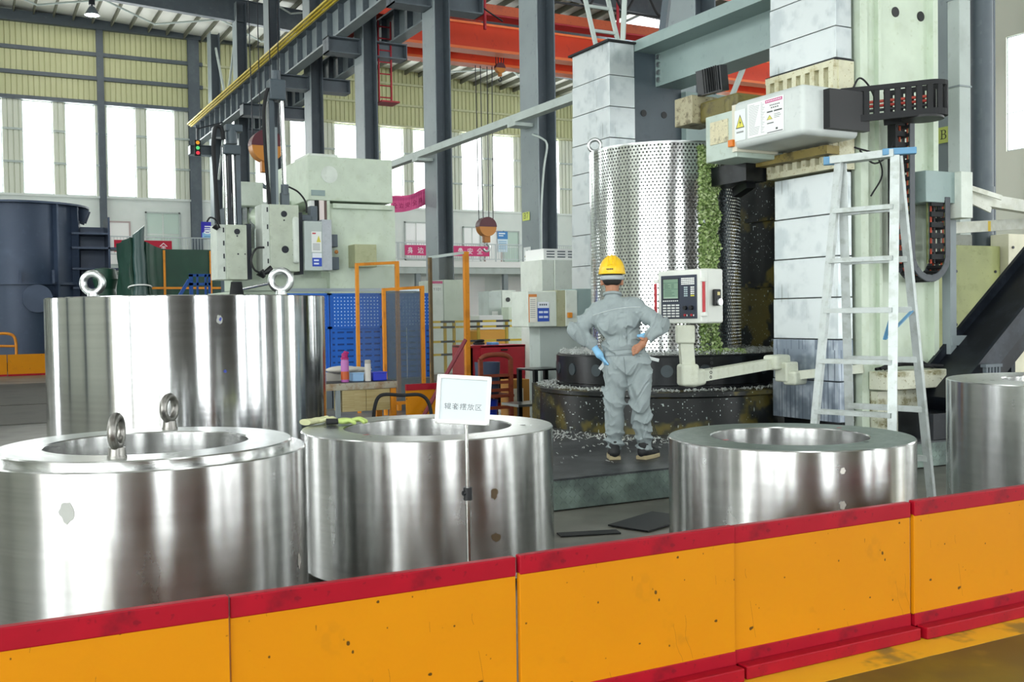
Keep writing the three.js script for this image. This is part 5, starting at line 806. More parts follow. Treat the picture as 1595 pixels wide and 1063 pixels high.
{ // small things round the bench
  const o = thing('barrier_board', 'small yellow and red barrier board beside the bench', 'barrier', [4.6, 0, -10.9]); part(o, 'panel', bb(4.4, 5.02, 0.06, 0.66, -10.91, -10.89), M.barrierYellow); part(o, 'top_rail', bb(4.4, 5.02, 0.66, 0.73, -10.92, -10.88), M.barrierRed); part(o, 'foot', bb(4.4, 5.02, 0, 0.06, -10.96, -10.84), M.barrierRed);
  solo('steel_bar', 'dark red round bar leaning beside the small barrier board', 'bar', rod(V(4.3, 0.02, -10.7), V(5.12, 1.22, -10.82), 0.024, 14), std(0x7a2632, 0.5));
  const c = thing('hand_cart', 'black tube handle of a hand cart behind the middle ring', 'cart', [3.4, 0, -8.4]); part(c, 'handle', tube([V(3.13, 0.2, -8.5), V(3.14, 0.72, -8.5), V(3.19, 0.81, -8.5), V(3.4, 0.805, -8.5), V(3.58, 0.795, -8.5), V(3.65, 0.72, -8.5), V(3.69, 0.2, -8.5)], 0.016, 60, 10), M.rubber); part(c, 'deck', rbb(3.1, 3.72, 0.17, 0.21, -8.52, -7.9, 0.01), M.darkSteel); for (const [x, z] of [[3.16, -8.45], [3.66, -8.45], [3.16, -7.98], [3.66, -7.98]]) part(c, 'wheel', cyl(0.08, 0.08, 0.035, 20, x, 0.08, z, 0, 0, Math.PI / 2), M.rubber);
  const r = thing('red_cabinet', 'dark red tool cabinet with open lower shelf behind the chair', 'cabinet', [6.95, 0, -13.8]); part(r, 'front', bb(6.62, 7.35, 0.62, 1.05, -13.52, -13.48), M.redPaint); part(r, 'carcass', [bb(6.45, 6.5, 0, 1.05, -14.1, -13.5), bb(7.3, 7.36, 0, 1.05, -14.1, -13.5), bb(6.45, 7.36, 1.03, 1.06, -14.1, -13.48), bb(6.45, 7.36, 0.12, 0.16, -14.1, -13.5), bb(6.45, 6.62, 0.1, 1.03, -13.54, -13.5)], M.redPaint); part(r, 'back', bb(6.5, 7.3, 0.1, 1.03, -14.1, -14.07), M.rubber); part(r, 'handle', bb(6.95, 7.05, 0.98, 1.0, -13.48, -13.45), M.black);
  solo('blue_tin', 'small blue box on top of the red cabinet', 'box', rbb(6.85, 6.98, 1.06, 1.1, -13.75, -13.6, 0.006), std(0x5f9ad0, 0.4)); solo('coiled_hose', 'small dark coil of hose on top of the red cabinet', 'hose', [tor(0.07, 0.018, 6.7, 1.085, -13.7, Math.PI / 2, 0, 0), tor(0.06, 0.016, 6.71, 1.12, -13.7, Math.PI / 2 - 0.2, 0, 0)], M.rubber);
  const h = thing('wooden_chair', 'red-brown wooden chair with slatted back before the red cabinet', 'chair', [6.1, 0, -11.75]), cx0 = 5.86, cx1 = 6.35, cz = -12; part(h, 'leg', bb(cx0, cx0 + 0.05, 0, 0.93, cz - 0.02, cz + 0.03), M.chairWood); part(h, 'leg', bb(cx1 - 0.05, cx1, 0, 0.93, cz - 0.02, cz + 0.03), M.chairWood); part(h, 'leg', bb(cx0, cx0 + 0.05, 0, 0.42, cz - 0.47, cz - 0.42), M.chairWood); part(h, 'leg', bb(cx1 - 0.05, cx1, 0, 0.42, cz - 0.47, cz - 0.42), M.chairWood);
  part(h, 'seat', rbb(cx0 - 0.02, cx1 + 0.02, 0.42, 0.46, cz - 0.48, cz + 0.02, 0.01), M.chairWood); part(h, 'top_rail', tube([V(cx0 + 0.02, 0.92, cz), V(cx0 + 0.08, 0.965, cz), V(6.1, 0.985, cz), V(cx1 - 0.08, 0.965, cz), V(cx1 - 0.02, 0.92, cz)], 0.032, 30, 8), M.chairWood); for (const y of [0.52, 0.62, 0.71]) part(h, 'slat', bb(cx0 + 0.05, cx1 - 0.05, y - 0.02, y + 0.02, cz - 0.01, cz + 0.01), M.chairWood); part(h, 'stretcher', bb(cx0 + 0.03, cx1 - 0.03, 0.27, 0.31, cz - 0.01, cz + 0.02), M.chairWood);
  solo('plastic_tub', 'dark blue-grey plastic tub on the seat behind the chair slats', 'tub', lathe([[0.001, 0.462], [0.15, 0.462], [0.17, 0.88], [0.16, 0.88], [0.14, 0.48], [0.001, 0.48]], 30, 6.1, 0, -12.23), std(0x33415a, 0.5)); solo('blue_bucket', 'bright blue bucket under the wooden chair', 'bucket', lathe([[0.001, 0], [0.1, 0], [0.13, 0.38], [0.12, 0.38], [0.09, 0.01], [0.001, 0.01]], 26, 6.12, 0, -12.25), std(0x1c3fd0, 0.4));
  const k = thing('carton', 'small brown carton behind the black steel stand', 'box', [6.4, 0, -12.2]); part(k, 'box', rbb(6.48, 6.8, 0, 0.62, -12.6, -12.35, 0.008), std(0xb9823c, 0.7)); part(k, 'label', bb(6.52, 6.7, 0.3, 0.5, -12.35, -12.345), std(0xe6dfc8, 0.7));
}
{ // yellow and black rail, pale switch cabinets
  const stripe = std(0xffffff, 0.5, 0, { map: rept(tex(64, (u, v) => (u < 0.5 ? hex(0xc9ac2a) : hex(0x2a2a26))), 1.6, 1) });
  const o = thing('guard_rail', 'yellow and black striped guard rail beyond the orange post', 'railing', [9.4, 0, -19]); for (const y of [1.38, 1.27, 0.98, 0.72]) part(o, 'rail', bb(8.25, 10.7, y - 0.022, y + 0.022, -19.02, -18.98), stripe); for (const x of [8.55, 8.75, 9.3, 9.95, 10.6]) part(o, 'post', bb(x - 0.025, x + 0.025, 0, 1.38, -19.05, -19.0), std(0xb89a28, 0.5));
  const a = thing('switch_cabinet', 'pale grey-green switch cabinet with striped number label', 'cabinet', [10, 0, -22.3]); part(a, 'side_door', rbb(9.54, 9.86, 0, 2.32, -22.7, -22, 0.01), M.machPale); part(a, 'front_door', rbb(9.87, 10.42, 0, 2.34, -22.7, -22, 0.01), M.machGreen); part(a, 'pink_label', bb(9.56, 9.84, 2.25, 2.31, -22, -21.99), std(0xc43a74, 0.5));
  sheet(a, 'number_plate', V(9.6, 2.05, -21.998), V(0.2, 0, 0), V(0, 0.14, 0), canvasTex(96, 64, (g, w, h) => { g.fillStyle = '#dfe6df'; g.fillRect(0, 0, w, h); g.fillStyle = '#333'; g.font = '44px sans-serif'; g.fillText('1101', 2, 48); }));
  const b = thing('control_cabinet', 'tall grey electrical cabinet with fan on the aisle', 'cabinet', [12.3, 0, -24.3]); part(b, 'door', rbb(12.04, 12.42, 0, 2.12, -24.6, -24, 0.01), M.steelPale); part(b, 'side', rbb(12.43, 12.84, 0, 2.15, -24.6, -24, 0.01), M.machPale); part(b, 'fan', [cyl(0.06, 0.06, 0.03, 20, 12.6, 1.9, -23.99, Math.PI / 2, 0, 0)], M.black); part(b, 'window', bb(12.13, 12.3, 1.4, 1.6, -24, -23.99), M.white);
  const c = thing('control_cabinet', 'lower pale control box with buttons on the aisle', 'cabinet', [12.7, 0, -23.6]); part(c, 'box', rbb(12.3, 12.9, 0, 1.7, -23.8, -23.4, 0.01), M.machGreen); for (const [x, y] of [[12.42, 1.5], [12.6, 1.5], [12.38, 1.36], [12.47, 1.36], [12.58, 1.36], [12.68, 1.36]]) part(c, 'button', cyl(0.022, 0.022, 0.02, 12, x, y, -23.39, Math.PI / 2, 0, 0), M.black);
  const y = thing('yellow_machine', 'small orange-yellow machine body behind the guard rail', 'machine', [11.3, 0, -22]); part(y, 'body', rbb(10.75, 11.5, 0.2, 1.15, -22.6, -22, 0.03), std(0xe0a02a, 0.45)); part(y, 'white_top', rbb(10.8, 11.45, 1.15, 1.5, -22.55, -22.05, 0.03), M.white); part(y, 'orange_arm', [bar(V(11.3, 1.75, -20.5), V(11.75, 1.25, -20.5), 0.16)], M.orange); part(y, 'base', bb(10.75, 11.75, 0, 0.2, -22.6, -20.4), M.steelGrey);
  solo('plank_stack', 'stack of grey planks beyond the leaning red bar', 'planks', [bb(7.1, 8.6, 0, 0.08, -17.3, -16.9), bb(7.15, 8.5, 0.1, 0.2, -17.3, -16.9), bb(7.1, 8.6, 0.22, 0.32, -17.3, -16.9), bb(7.2, 8.6, 0.34, 0.46, -17.3, -16.9), bb(7.3, 7.4, 0.06, 0.4, -17.25, -16.95), bb(8.2, 8.3, 0.06, 0.4, -17.25, -16.95)], worn(0x9a948a, 0x6a5a50, 0.5, 0.6, 0.7));
}

// ---------------------------------------------------------------- second vertical lathe in the background
{
  const o = thing('vertical_lathe', 'pale green vertical lathe with two tool heads behind the tall ring', 'lathe', [6.2, 0, -20.8]), G = M.machGreen, P = M.machPale, chrome = std(0xd8dadb, 0.15, 1);
  part(o, 'column', [bb(6.49, 7.9, 0, 3.78, -22.2, -20.0)], G); const tb = part(o, 'top_housing', rbb(6.06, 7.84, 3.83, 4.71, -22.6, -19.95, 0.02), G); part(tb, 'round_cover', cyl(0.17, 0.17, 0.012, 30, 6.5, 4.35, -19.945, Math.PI / 2, 0, 0), P); part(tb, 'slot', bb(6.12, 6.4, 3.92, 4.03, -19.96, -19.93), M.machGreyGreen); part(tb, 'top_tray', bb(6.1, 6.7, 4.71, 4.76, -21, -20.0), P);
  part(o, 'ledge', rbb(6.55, 7.82, 3.68, 3.78, -20.05, -19.9, 0.01), G); part(o, 'guide_rail', bb(6.12, 6.2, 2.5, 3.83, -20.2, -20.0), M.white); part(o, 'guide_rail', bb(6.2, 6.28, 2.5, 3.83, -20.15, -19.98), M.rubber); part(o, 'guide_rail', bb(6.28, 6.38, 2.5, 3.83, -20.1, -19.95), std(0xd8ccc8, 0.3, 0.6)); part(o, 'guide_rail', bb(6.38, 6.44, 2.5, 3.83, -20.1, -19.97), std(0x6a5550, 0.5)); part(o, 'guide_rail', bb(6.44, 6.5, 2.4, 3.83, -20.1, -19.95), G);
  part(o, 'small_box', rbb(6.88, 7.34, 2.5, 2.95, -20.0, -19.6, 0.01), worn(0xa9ad88, 0x8d916c, 0.3, 0.6, 0.45)); part(o, 'motor', rbb(6.44, 6.6, 2.9, 3.15, -20, -19.8, 0.01), M.steelGrey); part(o, 'motor', rbb(6.44, 6.62, 2.45, 2.7, -20, -19.8, 0.01), M.steelGrey); part(o, 'knob', sph(0.04, 6.56, 2.8, -19.78), std(0xb87a3a, 0.4));
  part(o, 'cross_rail', [bb(4.5, 6.5, 2.3, 2.9, -21.2, -20.6)], P); part(o, 'rail_edge', [bb(4.6, 6.6, 2.05, 2.3, -20.9, -20.2)], G); part(o, 'bed', [bb(4.7, 7.9, 0, 2.05, -23, -20.3)], G);
  part(o, 'rear_housing', rbb(4.95, 5.6, 3.85, 4.35, -22.5, -21.6, 0.02), P); part(o, 'rear_tube', rod(V(5.2, 3.62, -22.4), V(6.1, 3.7, -21.2), 0.24, 24), G); part(o, 'rear_guide', [bb(5.2, 5.3, 2.6, 3.85, -22, -21.8), bb(5.35, 5.45, 2.6, 3.85, -22, -21.8)], chrome); part(o, 'rear_column', [bb(4.9, 5.15, 0, 3.85, -22.6, -22)], M.machDark);
  const headBox = (n, x0, xs, x1, y0, y1, hole) => { const h = part(o, n, rbb(xs, x1, y0, y1, -20.2, -19.6, 0.012), worn(0xc2cbba, 0xaab39f, 0.35, 0.8, 0.4)); part(h, 'side_cover', rbb(x0, xs, y0, y1, -20.15, -19.62, 0.01), P); hole.forEach(([x, y, r]) => part(h, 'port', cyl(r, r, 0.012, 20, x, y, -19.598, Math.PI / 2, 0, 0), M.darkSteel)); for (let i = 0; i < 4; i++) part(h, 'slot', rbb(xs - 0.05, xs - 0.025, y0 + 0.15 + i * (y1 - y0 - 0.3) / 3, y0 + 0.24 + i * (y1 - y0 - 0.3) / 3, -19.622, -19.61, 0.004), M.darkSteel); return h; };
  headBox('left_head', 4.19, 4.36, 4.75, 2.24, 3.27, [[4.57, 3.14, 0.055], [4.57, 3.06, 0.015], [4.58, 2.72, 0.016], [4.71, 2.72, 0.012]]); headBox('right_head', 5.05, 5.19, 5.76, 2.4, 3.68, [[5.47, 3.5, 0.06], [5.47, 3.38, 0.015], [5.48, 2.82, 0.07], [5.65, 3.0, 0.03], [5.65, 2.72, 0.03]]);
  part(o, 'curved_guard', [rbb(5.62, 5.74, 2.55, 3.45, -19.62, -19.5, 0.05)], P); part(o, 'dark_post', bb(5.78, 5.86, 2.35, 3.55, -20.1, -19.7), M.darkSteel); part(o, 'dark_post', bb(4.76, 4.86, 2.25, 3.3, -20.2, -19.7), M.darkSteel);
  const e = part(o, 'control_box', rbb(5.86, 6.22, 2.42, 3.38, -20.1, -19.6, 0.01), M.steelPale); part(e, 'box_side', rbb(6.22, 6.42, 2.43, 3.42, -20.1, -19.62, 0.01), worn(0xb4bac0, 0x9aa0a6, 0.3, 0.6, 0.4));
  sheet(e, 'warning_label', V(6.0, 2.78, -19.597), V(0.2, 0, 0), V(0, 0.4, 0), canvasTex(64, 128, (g, w, h) => { g.fillStyle = '#e8ebe8'; g.fillRect(0, 0, w, h); g.fillStyle = '#c03040'; g.fillRect(6, 8, 22, 8); g.fillStyle = '#d9cf52'; g.beginPath(); g.moveTo(46, 24); g.lineTo(60, 66); g.lineTo(32, 66); g.fill(); g.fillStyle = '#8a8e8c'; for (let i = 0; i < 5; i++) g.fillRect(8, 76 + i * 9, 46, 4); })); sheet(e, 'blue_label', V(6.01, 2.5, -19.597), V(0.19, 0, 0), V(0, 0.26, 0), canvasTex(64, 96, (g, w, h) => { g.fillStyle = '#e6ebf2'; g.fillRect(0, 0, w, h); g.fillStyle = '#2f4fb8'; g.fillRect(0, 34, w, 62); g.fillStyle = '#dbe4f4'; g.fillRect(10, 46, 34, 12); g.fillRect(10, 70, 34, 12); }));
  // rams above the heads
  part(o, 'ram_rod', rod(V(4.45, 3.27, -19.9), V(4.43, 4.75, -19.9), 0.035, 14), chrome); part(o, 'ram_rod', rod(V(4.6, 3.27, -19.9), V(4.58, 4.75, -19.9), 0.04, 14), chrome); part(o, 'ram_post', bb(4.49, 4.54, 3.27, 4.8, -20, -19.85), M.darkSteel); part(o, 'ram_post', bb(4.64, 4.72, 3.27, 4.8, -20, -19.85), M.steelGrey);
  part(o, 'ram_motor', [rbb(4.4, 4.72, 4.62, 4.8, -20.1, -19.8, 0.02), cyl(0.11, 0.11, 0.3, 18, 4.58, 4.98, -19.95), rbb(4.46, 4.78, 5.06, 5.2, -20.05, -19.85, 0.02)], M.machDark); part(o, 'hose_loop', tube([V(4.3, 3.27, -19.9), V(4.25, 4.2, -19.9), V(4.24, 4.9, -19.9), V(4.3, 5.15, -19.9), V(4.38, 5.12, -19.9), V(4.42, 4.9, -19.9)], 0.04, 40, 8), M.rubber);
  part(o, 'ram_post', bb(5.24, 5.29, 3.68, 5.7, -20, -19.88), chrome); part(o, 'ram_post', bb(5.3, 5.4, 3.68, 5.75, -20, -19.88), M.machDark); part(o, 'ram_post', bb(5.4, 5.45, 3.68, 5.2, -20, -19.88), M.steelLight); part(o, 'ram_rod', rod(V(5.58, 3.9, -19.9), V(5.55, 5.72, -19.9), 0.045, 16), chrome); part(o, 'rod_collar', [cyl(0.075, 0.075, 0.2, 18, 5.58, 4.0, -19.9), rbb(5.5, 5.66, 3.68, 3.95, -20, -19.85, 0.02)], M.steelGrey); part(o, 'ram_motor', [rbb(5.3, 5.62, 5.72, 6.12, -20.1, -19.8, 0.03), cyl(0.09, 0.09, 0.2, 16, 5.46, 6.2, -19.95)], M.machDark); part(o, 'hose_loop', tube([V(5.26, 3.7, -19.85), V(5.2, 4.8, -19.85), V(5.2, 5.6, -19.85), V(5.3, 5.95, -19.85), V(5.42, 5.7, -19.85)], 0.035, 40, 8), M.rubber);
  part(o, 'hose', tube([V(5.63, 4.05, -19.8), V(5.8, 3.95, -19.75), V(5.95, 3.75, -19.75), V(5.96, 3.55, -19.75)], 0.018, 24, 6), M.rubber); part(o, 'grey_bracket', [rbb(5.8, 6.1, 3.4, 3.52, -20, -19.8, 0.02), rbb(6.05, 6.2, 3.2, 3.7, -20, -19.8, 0.02)], M.steelGrey);
  part(o, 'work_lamp', [tube([V(5.06, 2.85, -19.55), V(4.9, 2.82, -19.5), V(4.8, 2.6, -19.5), V(4.86, 2.42, -19.5), V(4.97, 2.36, -19.5)], 0.02, 30, 8), cyl(0.035, 0.09, 0.13, 16, 5.0, 2.33, -19.5, 0, 0, 0.7), cyl(0.03, 0.08, 0.2, 16, 5.1, 2.39, -19.5, 0, 0, -1.1)], M.black); part(o, 'work_lamp', [tube([V(4.24, 3.2, -19.55), V(4.16, 3.34, -19.5), V(4.06, 3.38, -19.5), V(4.0, 3.3, -19.5)], 0.016, 20, 8), cyl(0.03, 0.06, 0.1, 14, 4.16, 3.2, -19.5, 0, 0, 0.8)], M.black);
  part(o, 'pipe', rod(V(4.6, 2.05, -19.4), V(5.2, 2.18, -19.4), 0.03, 10), chrome); part(o, 'swivel', [cyl(0.14, 0.1, 0.3, 18, 4.56, 2.05, -19.7)], M.rubber);
  const r = thing('steel_rail', 'bluish steel guide rail crossing before the second lathe', 'rail', [6.6, 1.9, -19.2]); part(r, 'rail', [bb(5.3, 8.1, 2.0, 2.06, -19.25, -19.15), bb(5.3, 8.1, 1.86, 1.92, -19.25, -19.1)], std(0xaeb9c0, 0.3, 0.7)); for (const x of [5.6, 6.6, 7.6]) part(r, 'rail_post', bb(x - 0.05, x + 0.05, 0, 1.9, -19.24, -19.16), M.steelLight);
}
// ---------------------------------------------------------------- left background: steel vessel, tarpaulin load, trestle
{
  const dk = worn(0x39475d, 0x47566e, 0.3, 3, 0.38, 0.2), z = -35.8, cx = 1.6, R = 1.75, o = thing('steel_vessel', 'huge dark blue welded steel vessel section at the left edge', 'vessel', [cx, 0.3, z]);
  part(o, 'shell', lathe([[R - 0.04, 0.3], [R, 0.3], [R, 5.05], [R - 0.04, 5.05], [R - 0.04, 0.3]], 72, cx, 0, z), dk); part(o, 'top_flange', lathe([[R - 0.3, 5.05], [R + 0.28, 5.05], [R + 0.28, 5.11], [R - 0.3, 5.11], [R - 0.3, 5.05]], 72, cx, 0, z), dk); part(o, 'mid_flange', lathe([[R, 2.62], [R + 0.16, 2.62], [R + 0.16, 2.7], [R, 2.7]], 72, cx, 0, z), dk);
  for (const a of [-0.9, -0.42, 0.62, 1.05]) part(o, 'rib', box(0.06, 4.75, 0.22, cx + (R + 0.1) * Math.sin(a - 0.1), 2.68, z + (R + 0.1) * Math.cos(a - 0.1), 0, a - 0.1, 0), dk);
  part(o, 'lifting_trunnion', [cyl(0.42, 0.42, 0.25, 30, cx + 0.35, 2.2, z + R + 0.02, Math.PI / 2, 0, 0), box(0.06, 0.4, 0.2, cx - 0.1, 2.85, z + R + 0.1), box(0.06, 0.4, 0.2, cx + 0.8, 2.85, z + R + 0.1)], dk);
  part(o, 'side_plate', [bb(4.05, 4.11, 0.3, 4.75, z, z + 1.2)], dk); part(o, 'back_plate', [bb(3.0, 4.05, 0.3, 4.5, z + 0.2, z + 0.26)], dk); for (const y of [1.0, 1.7, 2.5, 3.1, 3.75, 4.2]) part(o, 'shelf_rib', bb(3.0, y === 3.1 || y === 3.75 ? 4.4 : 4.05, y, y + 0.06, z + 0.2, z + 1.2), dk);
  for (const a of [1.25, 1.5, 1.75]) part(o, 'gusset', box(0.06, 0.4, 0.28, cx + (R + 0.12) * Math.sin(a), 4.85, z + (R + 0.12) * Math.cos(a), 0.35, a, 0), dk); part(o, 'support', [bb(0.3, 3, 0, 0.3, z - 1, z - 0.7), bb(0.3, 3, 0, 0.3, z + 0.7, z + 1)], M.timber);
}
{
  const z = -32.0; [[-0.6, 1.02], [1.04, 2.4]].forEach(([a, b], i) => { const o = thing('barrier_board', ['far yellow barrier board under the orange handle frame', 'far yellow barrier board next to the tall steel ring'][i], 'barrier', [(a + b) / 2, 0, z], 'yellow boards before the vessel'); part(o, 'panel', bb(a, b, 0.05, 0.6, z - 0.02, z + 0.02), M.barrierYellow); part(o, 'foot', bb(a, b, 0, 0.05, z - 0.08, z + 0.08), M.barrierRed); });
  solo('orange_handle', 'bent orange handle frame above the far yellow board', 'handle', [tube([V(0.7, 0.6, -32.4), V(0.72, 1.1, -32.4), V(0.8, 1.17, -32.4), V(1.15, 1.16, -32.4), V(1.25, 1.06, -32.4), V(1.27, 0.0, -32.4)], 0.04, 40, 8), rod(V(0.5, 0.85, -32.4), V(1.25, 0.82, -32.4), 0.035, 8), rod(V(0.7, 0.0, -32.4), V(0.7, 0.7, -32.4), 0.035, 8)], M.orange);
}
{
  const tarpM = std(0xffffff, 0.42, 0, { map: rept(tex(256, (u, v) => mixc(hex(0x1d4a38), hex(0x163a2e), N2(u, v))), 0.4) }), tarpD = std(0x2a4a48, 0.35);
  const o = thing('tarpaulin_load', 'large load wrapped in dark green tarpaulin with orange straps', 'wrapped load', [5.3, 0, -30.6]);
  const g = new THREE.BoxGeometry(2.7, 3.45, 2.6, 40, 26, 12); { const p = g.attributes.position, n = fbm(201, 5, 4); for (let i = 0; i < p.count; i++) { let x = p.getX(i), y = p.getY(i), z = p.getZ(i); const l = sst(-0.35, -1.35, x), w = 0.16 * (n(x * 0.13 + 0.5, y * 0.1 + z * 0.2 + 0.5) - 0.5); z += w + l * 0.12 * Math.sin(x * 14 + y * 0.8); y += (y > 1.6 ? 0.3 * l : 0) + 0.05 * w; x += l * 0.03 * Math.sin(y * 5 + z * 4); p.setXYZ(i, x, y, z); } g.computeVertexNormals(); g.translate(5.35, 1.725, -31.0); }
  part(o, 'tarpaulin', g, tarpM); const f = new THREE.CylinderGeometry(0.15, 0.24, 4.0, 20, 16); { const p = f.attributes.position; for (let i = 0; i < p.count; i++) { const y = p.getY(i); if (y > 1.5) p.setY(i, y + 0.9 * p.getX(i) * (y - 1.5) * 2); p.setX(i, p.getX(i) * (1 + 0.08 * Math.sin(y * 7)) + 0.015 * Math.sin(y * 3)); } f.computeVertexNormals(); f.translate(4.25, 1.95, -29.6); } part(o, 'folded_end', f, tarpD); 
  for (const x of [4.9, 6.15]) part(o, 'strap', [bb(x - 0.03, x + 0.03, 0, 3.42, -29.62, -29.6)], M.orange); part(o, 'strap', bb(4.5, 6.68, 2.35, 2.41, -29.63, -29.61), M.orange); part(o, 'tie_rope', tor(0.3, 0.02, 4.25, 2.4, -29.6, Math.PI / 2 - 0.2, 0, 0), M.white);
  const s = solo('tarpaulin_bundle', 'small green tarpaulin bundle left of the wrapped load', 'wrapped load', [lathe([[0.001, 3.1], [0.3, 3.05], [0.36, 2.75], [0.28, 2.45], [0.45, 1.8], [0.6, 0], [0.001, 0]], 24, 3.75, 0, -33.0)], tarpM); s.scale.z = 0.8;
  const t = thing('steel_trestle', 'blue tubular trestle before the green tarpaulin', 'trestle', [4.7, 0, -24]), bl = std(0x1f4f9c, 0.45); for (const [x0, x1] of [[4.5, 4.58], [4.66, 4.7], [4.84, 4.88], [4.92, 4.97]]) part(t, 'post', bb(x0, x1, 0, 2.52, -24.03, -23.97), bl); for (const y of [2.5, 2.3]) part(t, 'cross_bar', bb(4.5, 4.97, y - 0.03, y + 0.03, -24.03, -23.97), bl); part(t, 'brace', bar(V(4.5, 2.4, -24), V(3.9, 1.4, -24), 0.07), bl);
}

// ---------------------------------------------------------------- crane runway, bridge crane and hooks
{
  const runway = (x, label, bars) => {
    const o = thing('runway_girder', label, 'girder', [x, 10.84, -22]), z0 = -57, z1 = 12;
    part(o, 'web', bb(x - 0.015, x + 0.015, 10.9, 11.82, z0, z1), M.steelLight); part(o, 'bottom_flange', bb(x - 0.2, x + 0.2, 10.84, 10.9, z0, z1), M.steelLight); part(o, 'top_flange', bb(x - 0.25, x + 0.25, 11.82, 11.88, z0, z1), M.steelGrey); part(o, 'crane_rail', bb(x - 0.05, x + 0.05, 11.88, 12.0, z0, z1), M.darkSteel);
    const g = boxUV(box(0.2, 0.9, 0.03, 0, 0, 0)), at = []; for (let z = z0 + 0.6; z < z1; z += 1.18) { at.push([x - 0.11 - o.position.x, 11.36 - 10.84, z + 22]); at.push([x + 0.11 - o.position.x, 11.36 - 10.84, z + 22]); } rep(o, 'stiffener', g, M.steelGrey, at);
    if (bars) for (let i = 0; i < 3; i++) part(o, 'conductor_bar', bb(x - 0.36 - i * 0.09, x - 0.3 - i * 0.09, 11.8 + i * 0.05, 11.87 + i * 0.05, z0, z1), M.yellowBar);
  };
  runway(11.3, 'grey crane runway girder with yellow conductor bars, left of the columns', true); runway(13.25, 'grey crane runway girder right of the columns, carrying the orange crane', false);
  const beam = (o, n, x0, x1, y0, y1, z0, z1, m) => part(o, n, bb(x0, x1, y0, y1, z0, z1), m);
  const o = thing('bridge_crane', 'orange-red overhead bridge crane with twin box girders', 'crane', [26, 11.4, -36]);
  for (const [z, t] of [[-34.9, 0], [-36.8, 1]]) { beam(o, 'girder', 13.6, 38.5, 11.5, 12.35, z - 0.5, z, M.craneRed); beam(o, 'girder_flange', 13.6, 38.5, 11.4, 11.5, z - 0.56, z + 0.06, M.craneOrange); beam(o, 'girder_flange', 13.6, 38.5, 12.35, 12.43, z - 0.56, z + 0.06, M.craneOrange); }
  beam(o, 'end_carriage', 12.95, 13.6, 12.02, 12.5, -38, -34, M.craneRed); beam(o, 'walkway', 14, 38.5, 12.45, 12.5, -34.6, -33.9, M.redPaint); beam(o, 'walkway_skirt', 14, 38.5, 12.5, 12.85, -33.92, -33.88, worn(0xa5451c, 0x7c2f16, 0.4, 2, 0.5)); beam(o, 'walkway_rail', 14, 38.5, 13.25, 13.32, -33.93, -33.87, M.rubber);
  part(o, 'trolley', [rbb(15.6, 17.6, 12.6, 13.4, -37.2, -35, 0.03)], M.craneRed); part(o, 'trolley_motor', [rbb(14.4, 15.4, 12.7, 13.3, -36, -34.9, 0.05)], M.machDark); part(o, 'mast', rod(V(17.0, 11.9, -33.85), V(17.0, 14.2, -33.85), 0.06, 8), M.redPaint); part(o, 'mast', rod(V(22.8, 11.9, -33.85), V(22.8, 15.2, -33.85), 0.06, 8), M.redPaint); part(o, 'cable_track', bar(V(21, 14.6, -33.8), V(33, 14.3, -33.8), 0.1), M.craneRed);
  part(o, 'festoon_cable', tube([0, 1, 2, 3, 4, 5, 6, 7, 8].map((i) => V(20.5 + i * 0.85, i % 2 ? 13.3 : 14.3, -33.75)), 0.05, 80, 6), M.rubber); part(o, 'festoon_cable', tube([V(15.8, 13.3, -33.6), V(16.8, 12.6, -33.6), V(17.6, 12.2, -33.6)], 0.03, 20, 6), M.rubber);
  const lad = part(o, 'access_ladder', [0, 1].map((s) => rod(V(12.7 + s * 0.45, 8.8, -33.4), V(12.7 + s * 0.45, 11.6, -33.4), 0.035, 8)), M.redPaint); for (let i = 0; i < 7; i++) part(lad, 'rung', rod(V(12.7, 9.0 + i * 0.4, -33.4), V(13.15, 9.0 + i * 0.4, -33.4), 0.025, 6), M.redPaint); part(o, 'ladder_platform', bb(12.6, 13.25, 8.75, 8.8, -33.6, -32.9), M.redPaint);
  const hookBlock = (name, label, x, yTop, z, s, ropeTop, dark) => { const h = thing(name, label, 'crane hook', [x, yTop - 1.3 * s, z]); const g = fin(new THREE.CylinderGeometry(0.36 * s, 0.36 * s, 0.34 * s, 32), x, yTop - 0.36 * s, z, Math.PI / 2, 0, 0); part(h, 'sheave_cover', g, std(0xc98330, 0.45)); part(h, 'top_guard', fin(new THREE.CylinderGeometry(0.37 * s, 0.37 * s, 0.36 * s, 32, 1, false, Math.PI / 2, Math.PI), x, yTop - 0.36 * s, z, Math.PI / 2, 0, 0), std(0x5a2530, 0.5)); part(h, 'neck', rbb(x - 0.13 * s, x + 0.13 * s, yTop - 0.95 * s, yTop - 0.66 * s, z - 0.1 * s, z + 0.1 * s, 0.02), std(0xb8752a, 0.5)); part(h, 'hook', fin(new THREE.TorusGeometry(0.13 * s, 0.05 * s, 10, 30, 4.4), x, yTop - 1.15 * s, z, 0, 0, -2.9), dark); for (const d of [-0.3, -0.12, 0.12, 0.3]) part(h, 'wire_rope', rod(V(x + d * s, yTop - 0.1 * s, z), V(x + d * s * 1.2, ropeTop, z), 0.018, 6), M.darkSteel); };
  hookBlock('hook_block', 'orange hook block hanging in the aisle left of column B7', 18.5, 5.4, -37.0, 1.05, 12.4, M.galv); hookBlock('hook_block', 'orange hook block behind the rams of the second lathe', 9.25, 7.9, -35.2, 1.5, 16.6, M.steelGrey);
  hookBlock('hook_block', 'small dark hook block hanging just under the crane girder', 18.65, 11.3, -35.9, 0.55, 12.5, M.darkSteel);
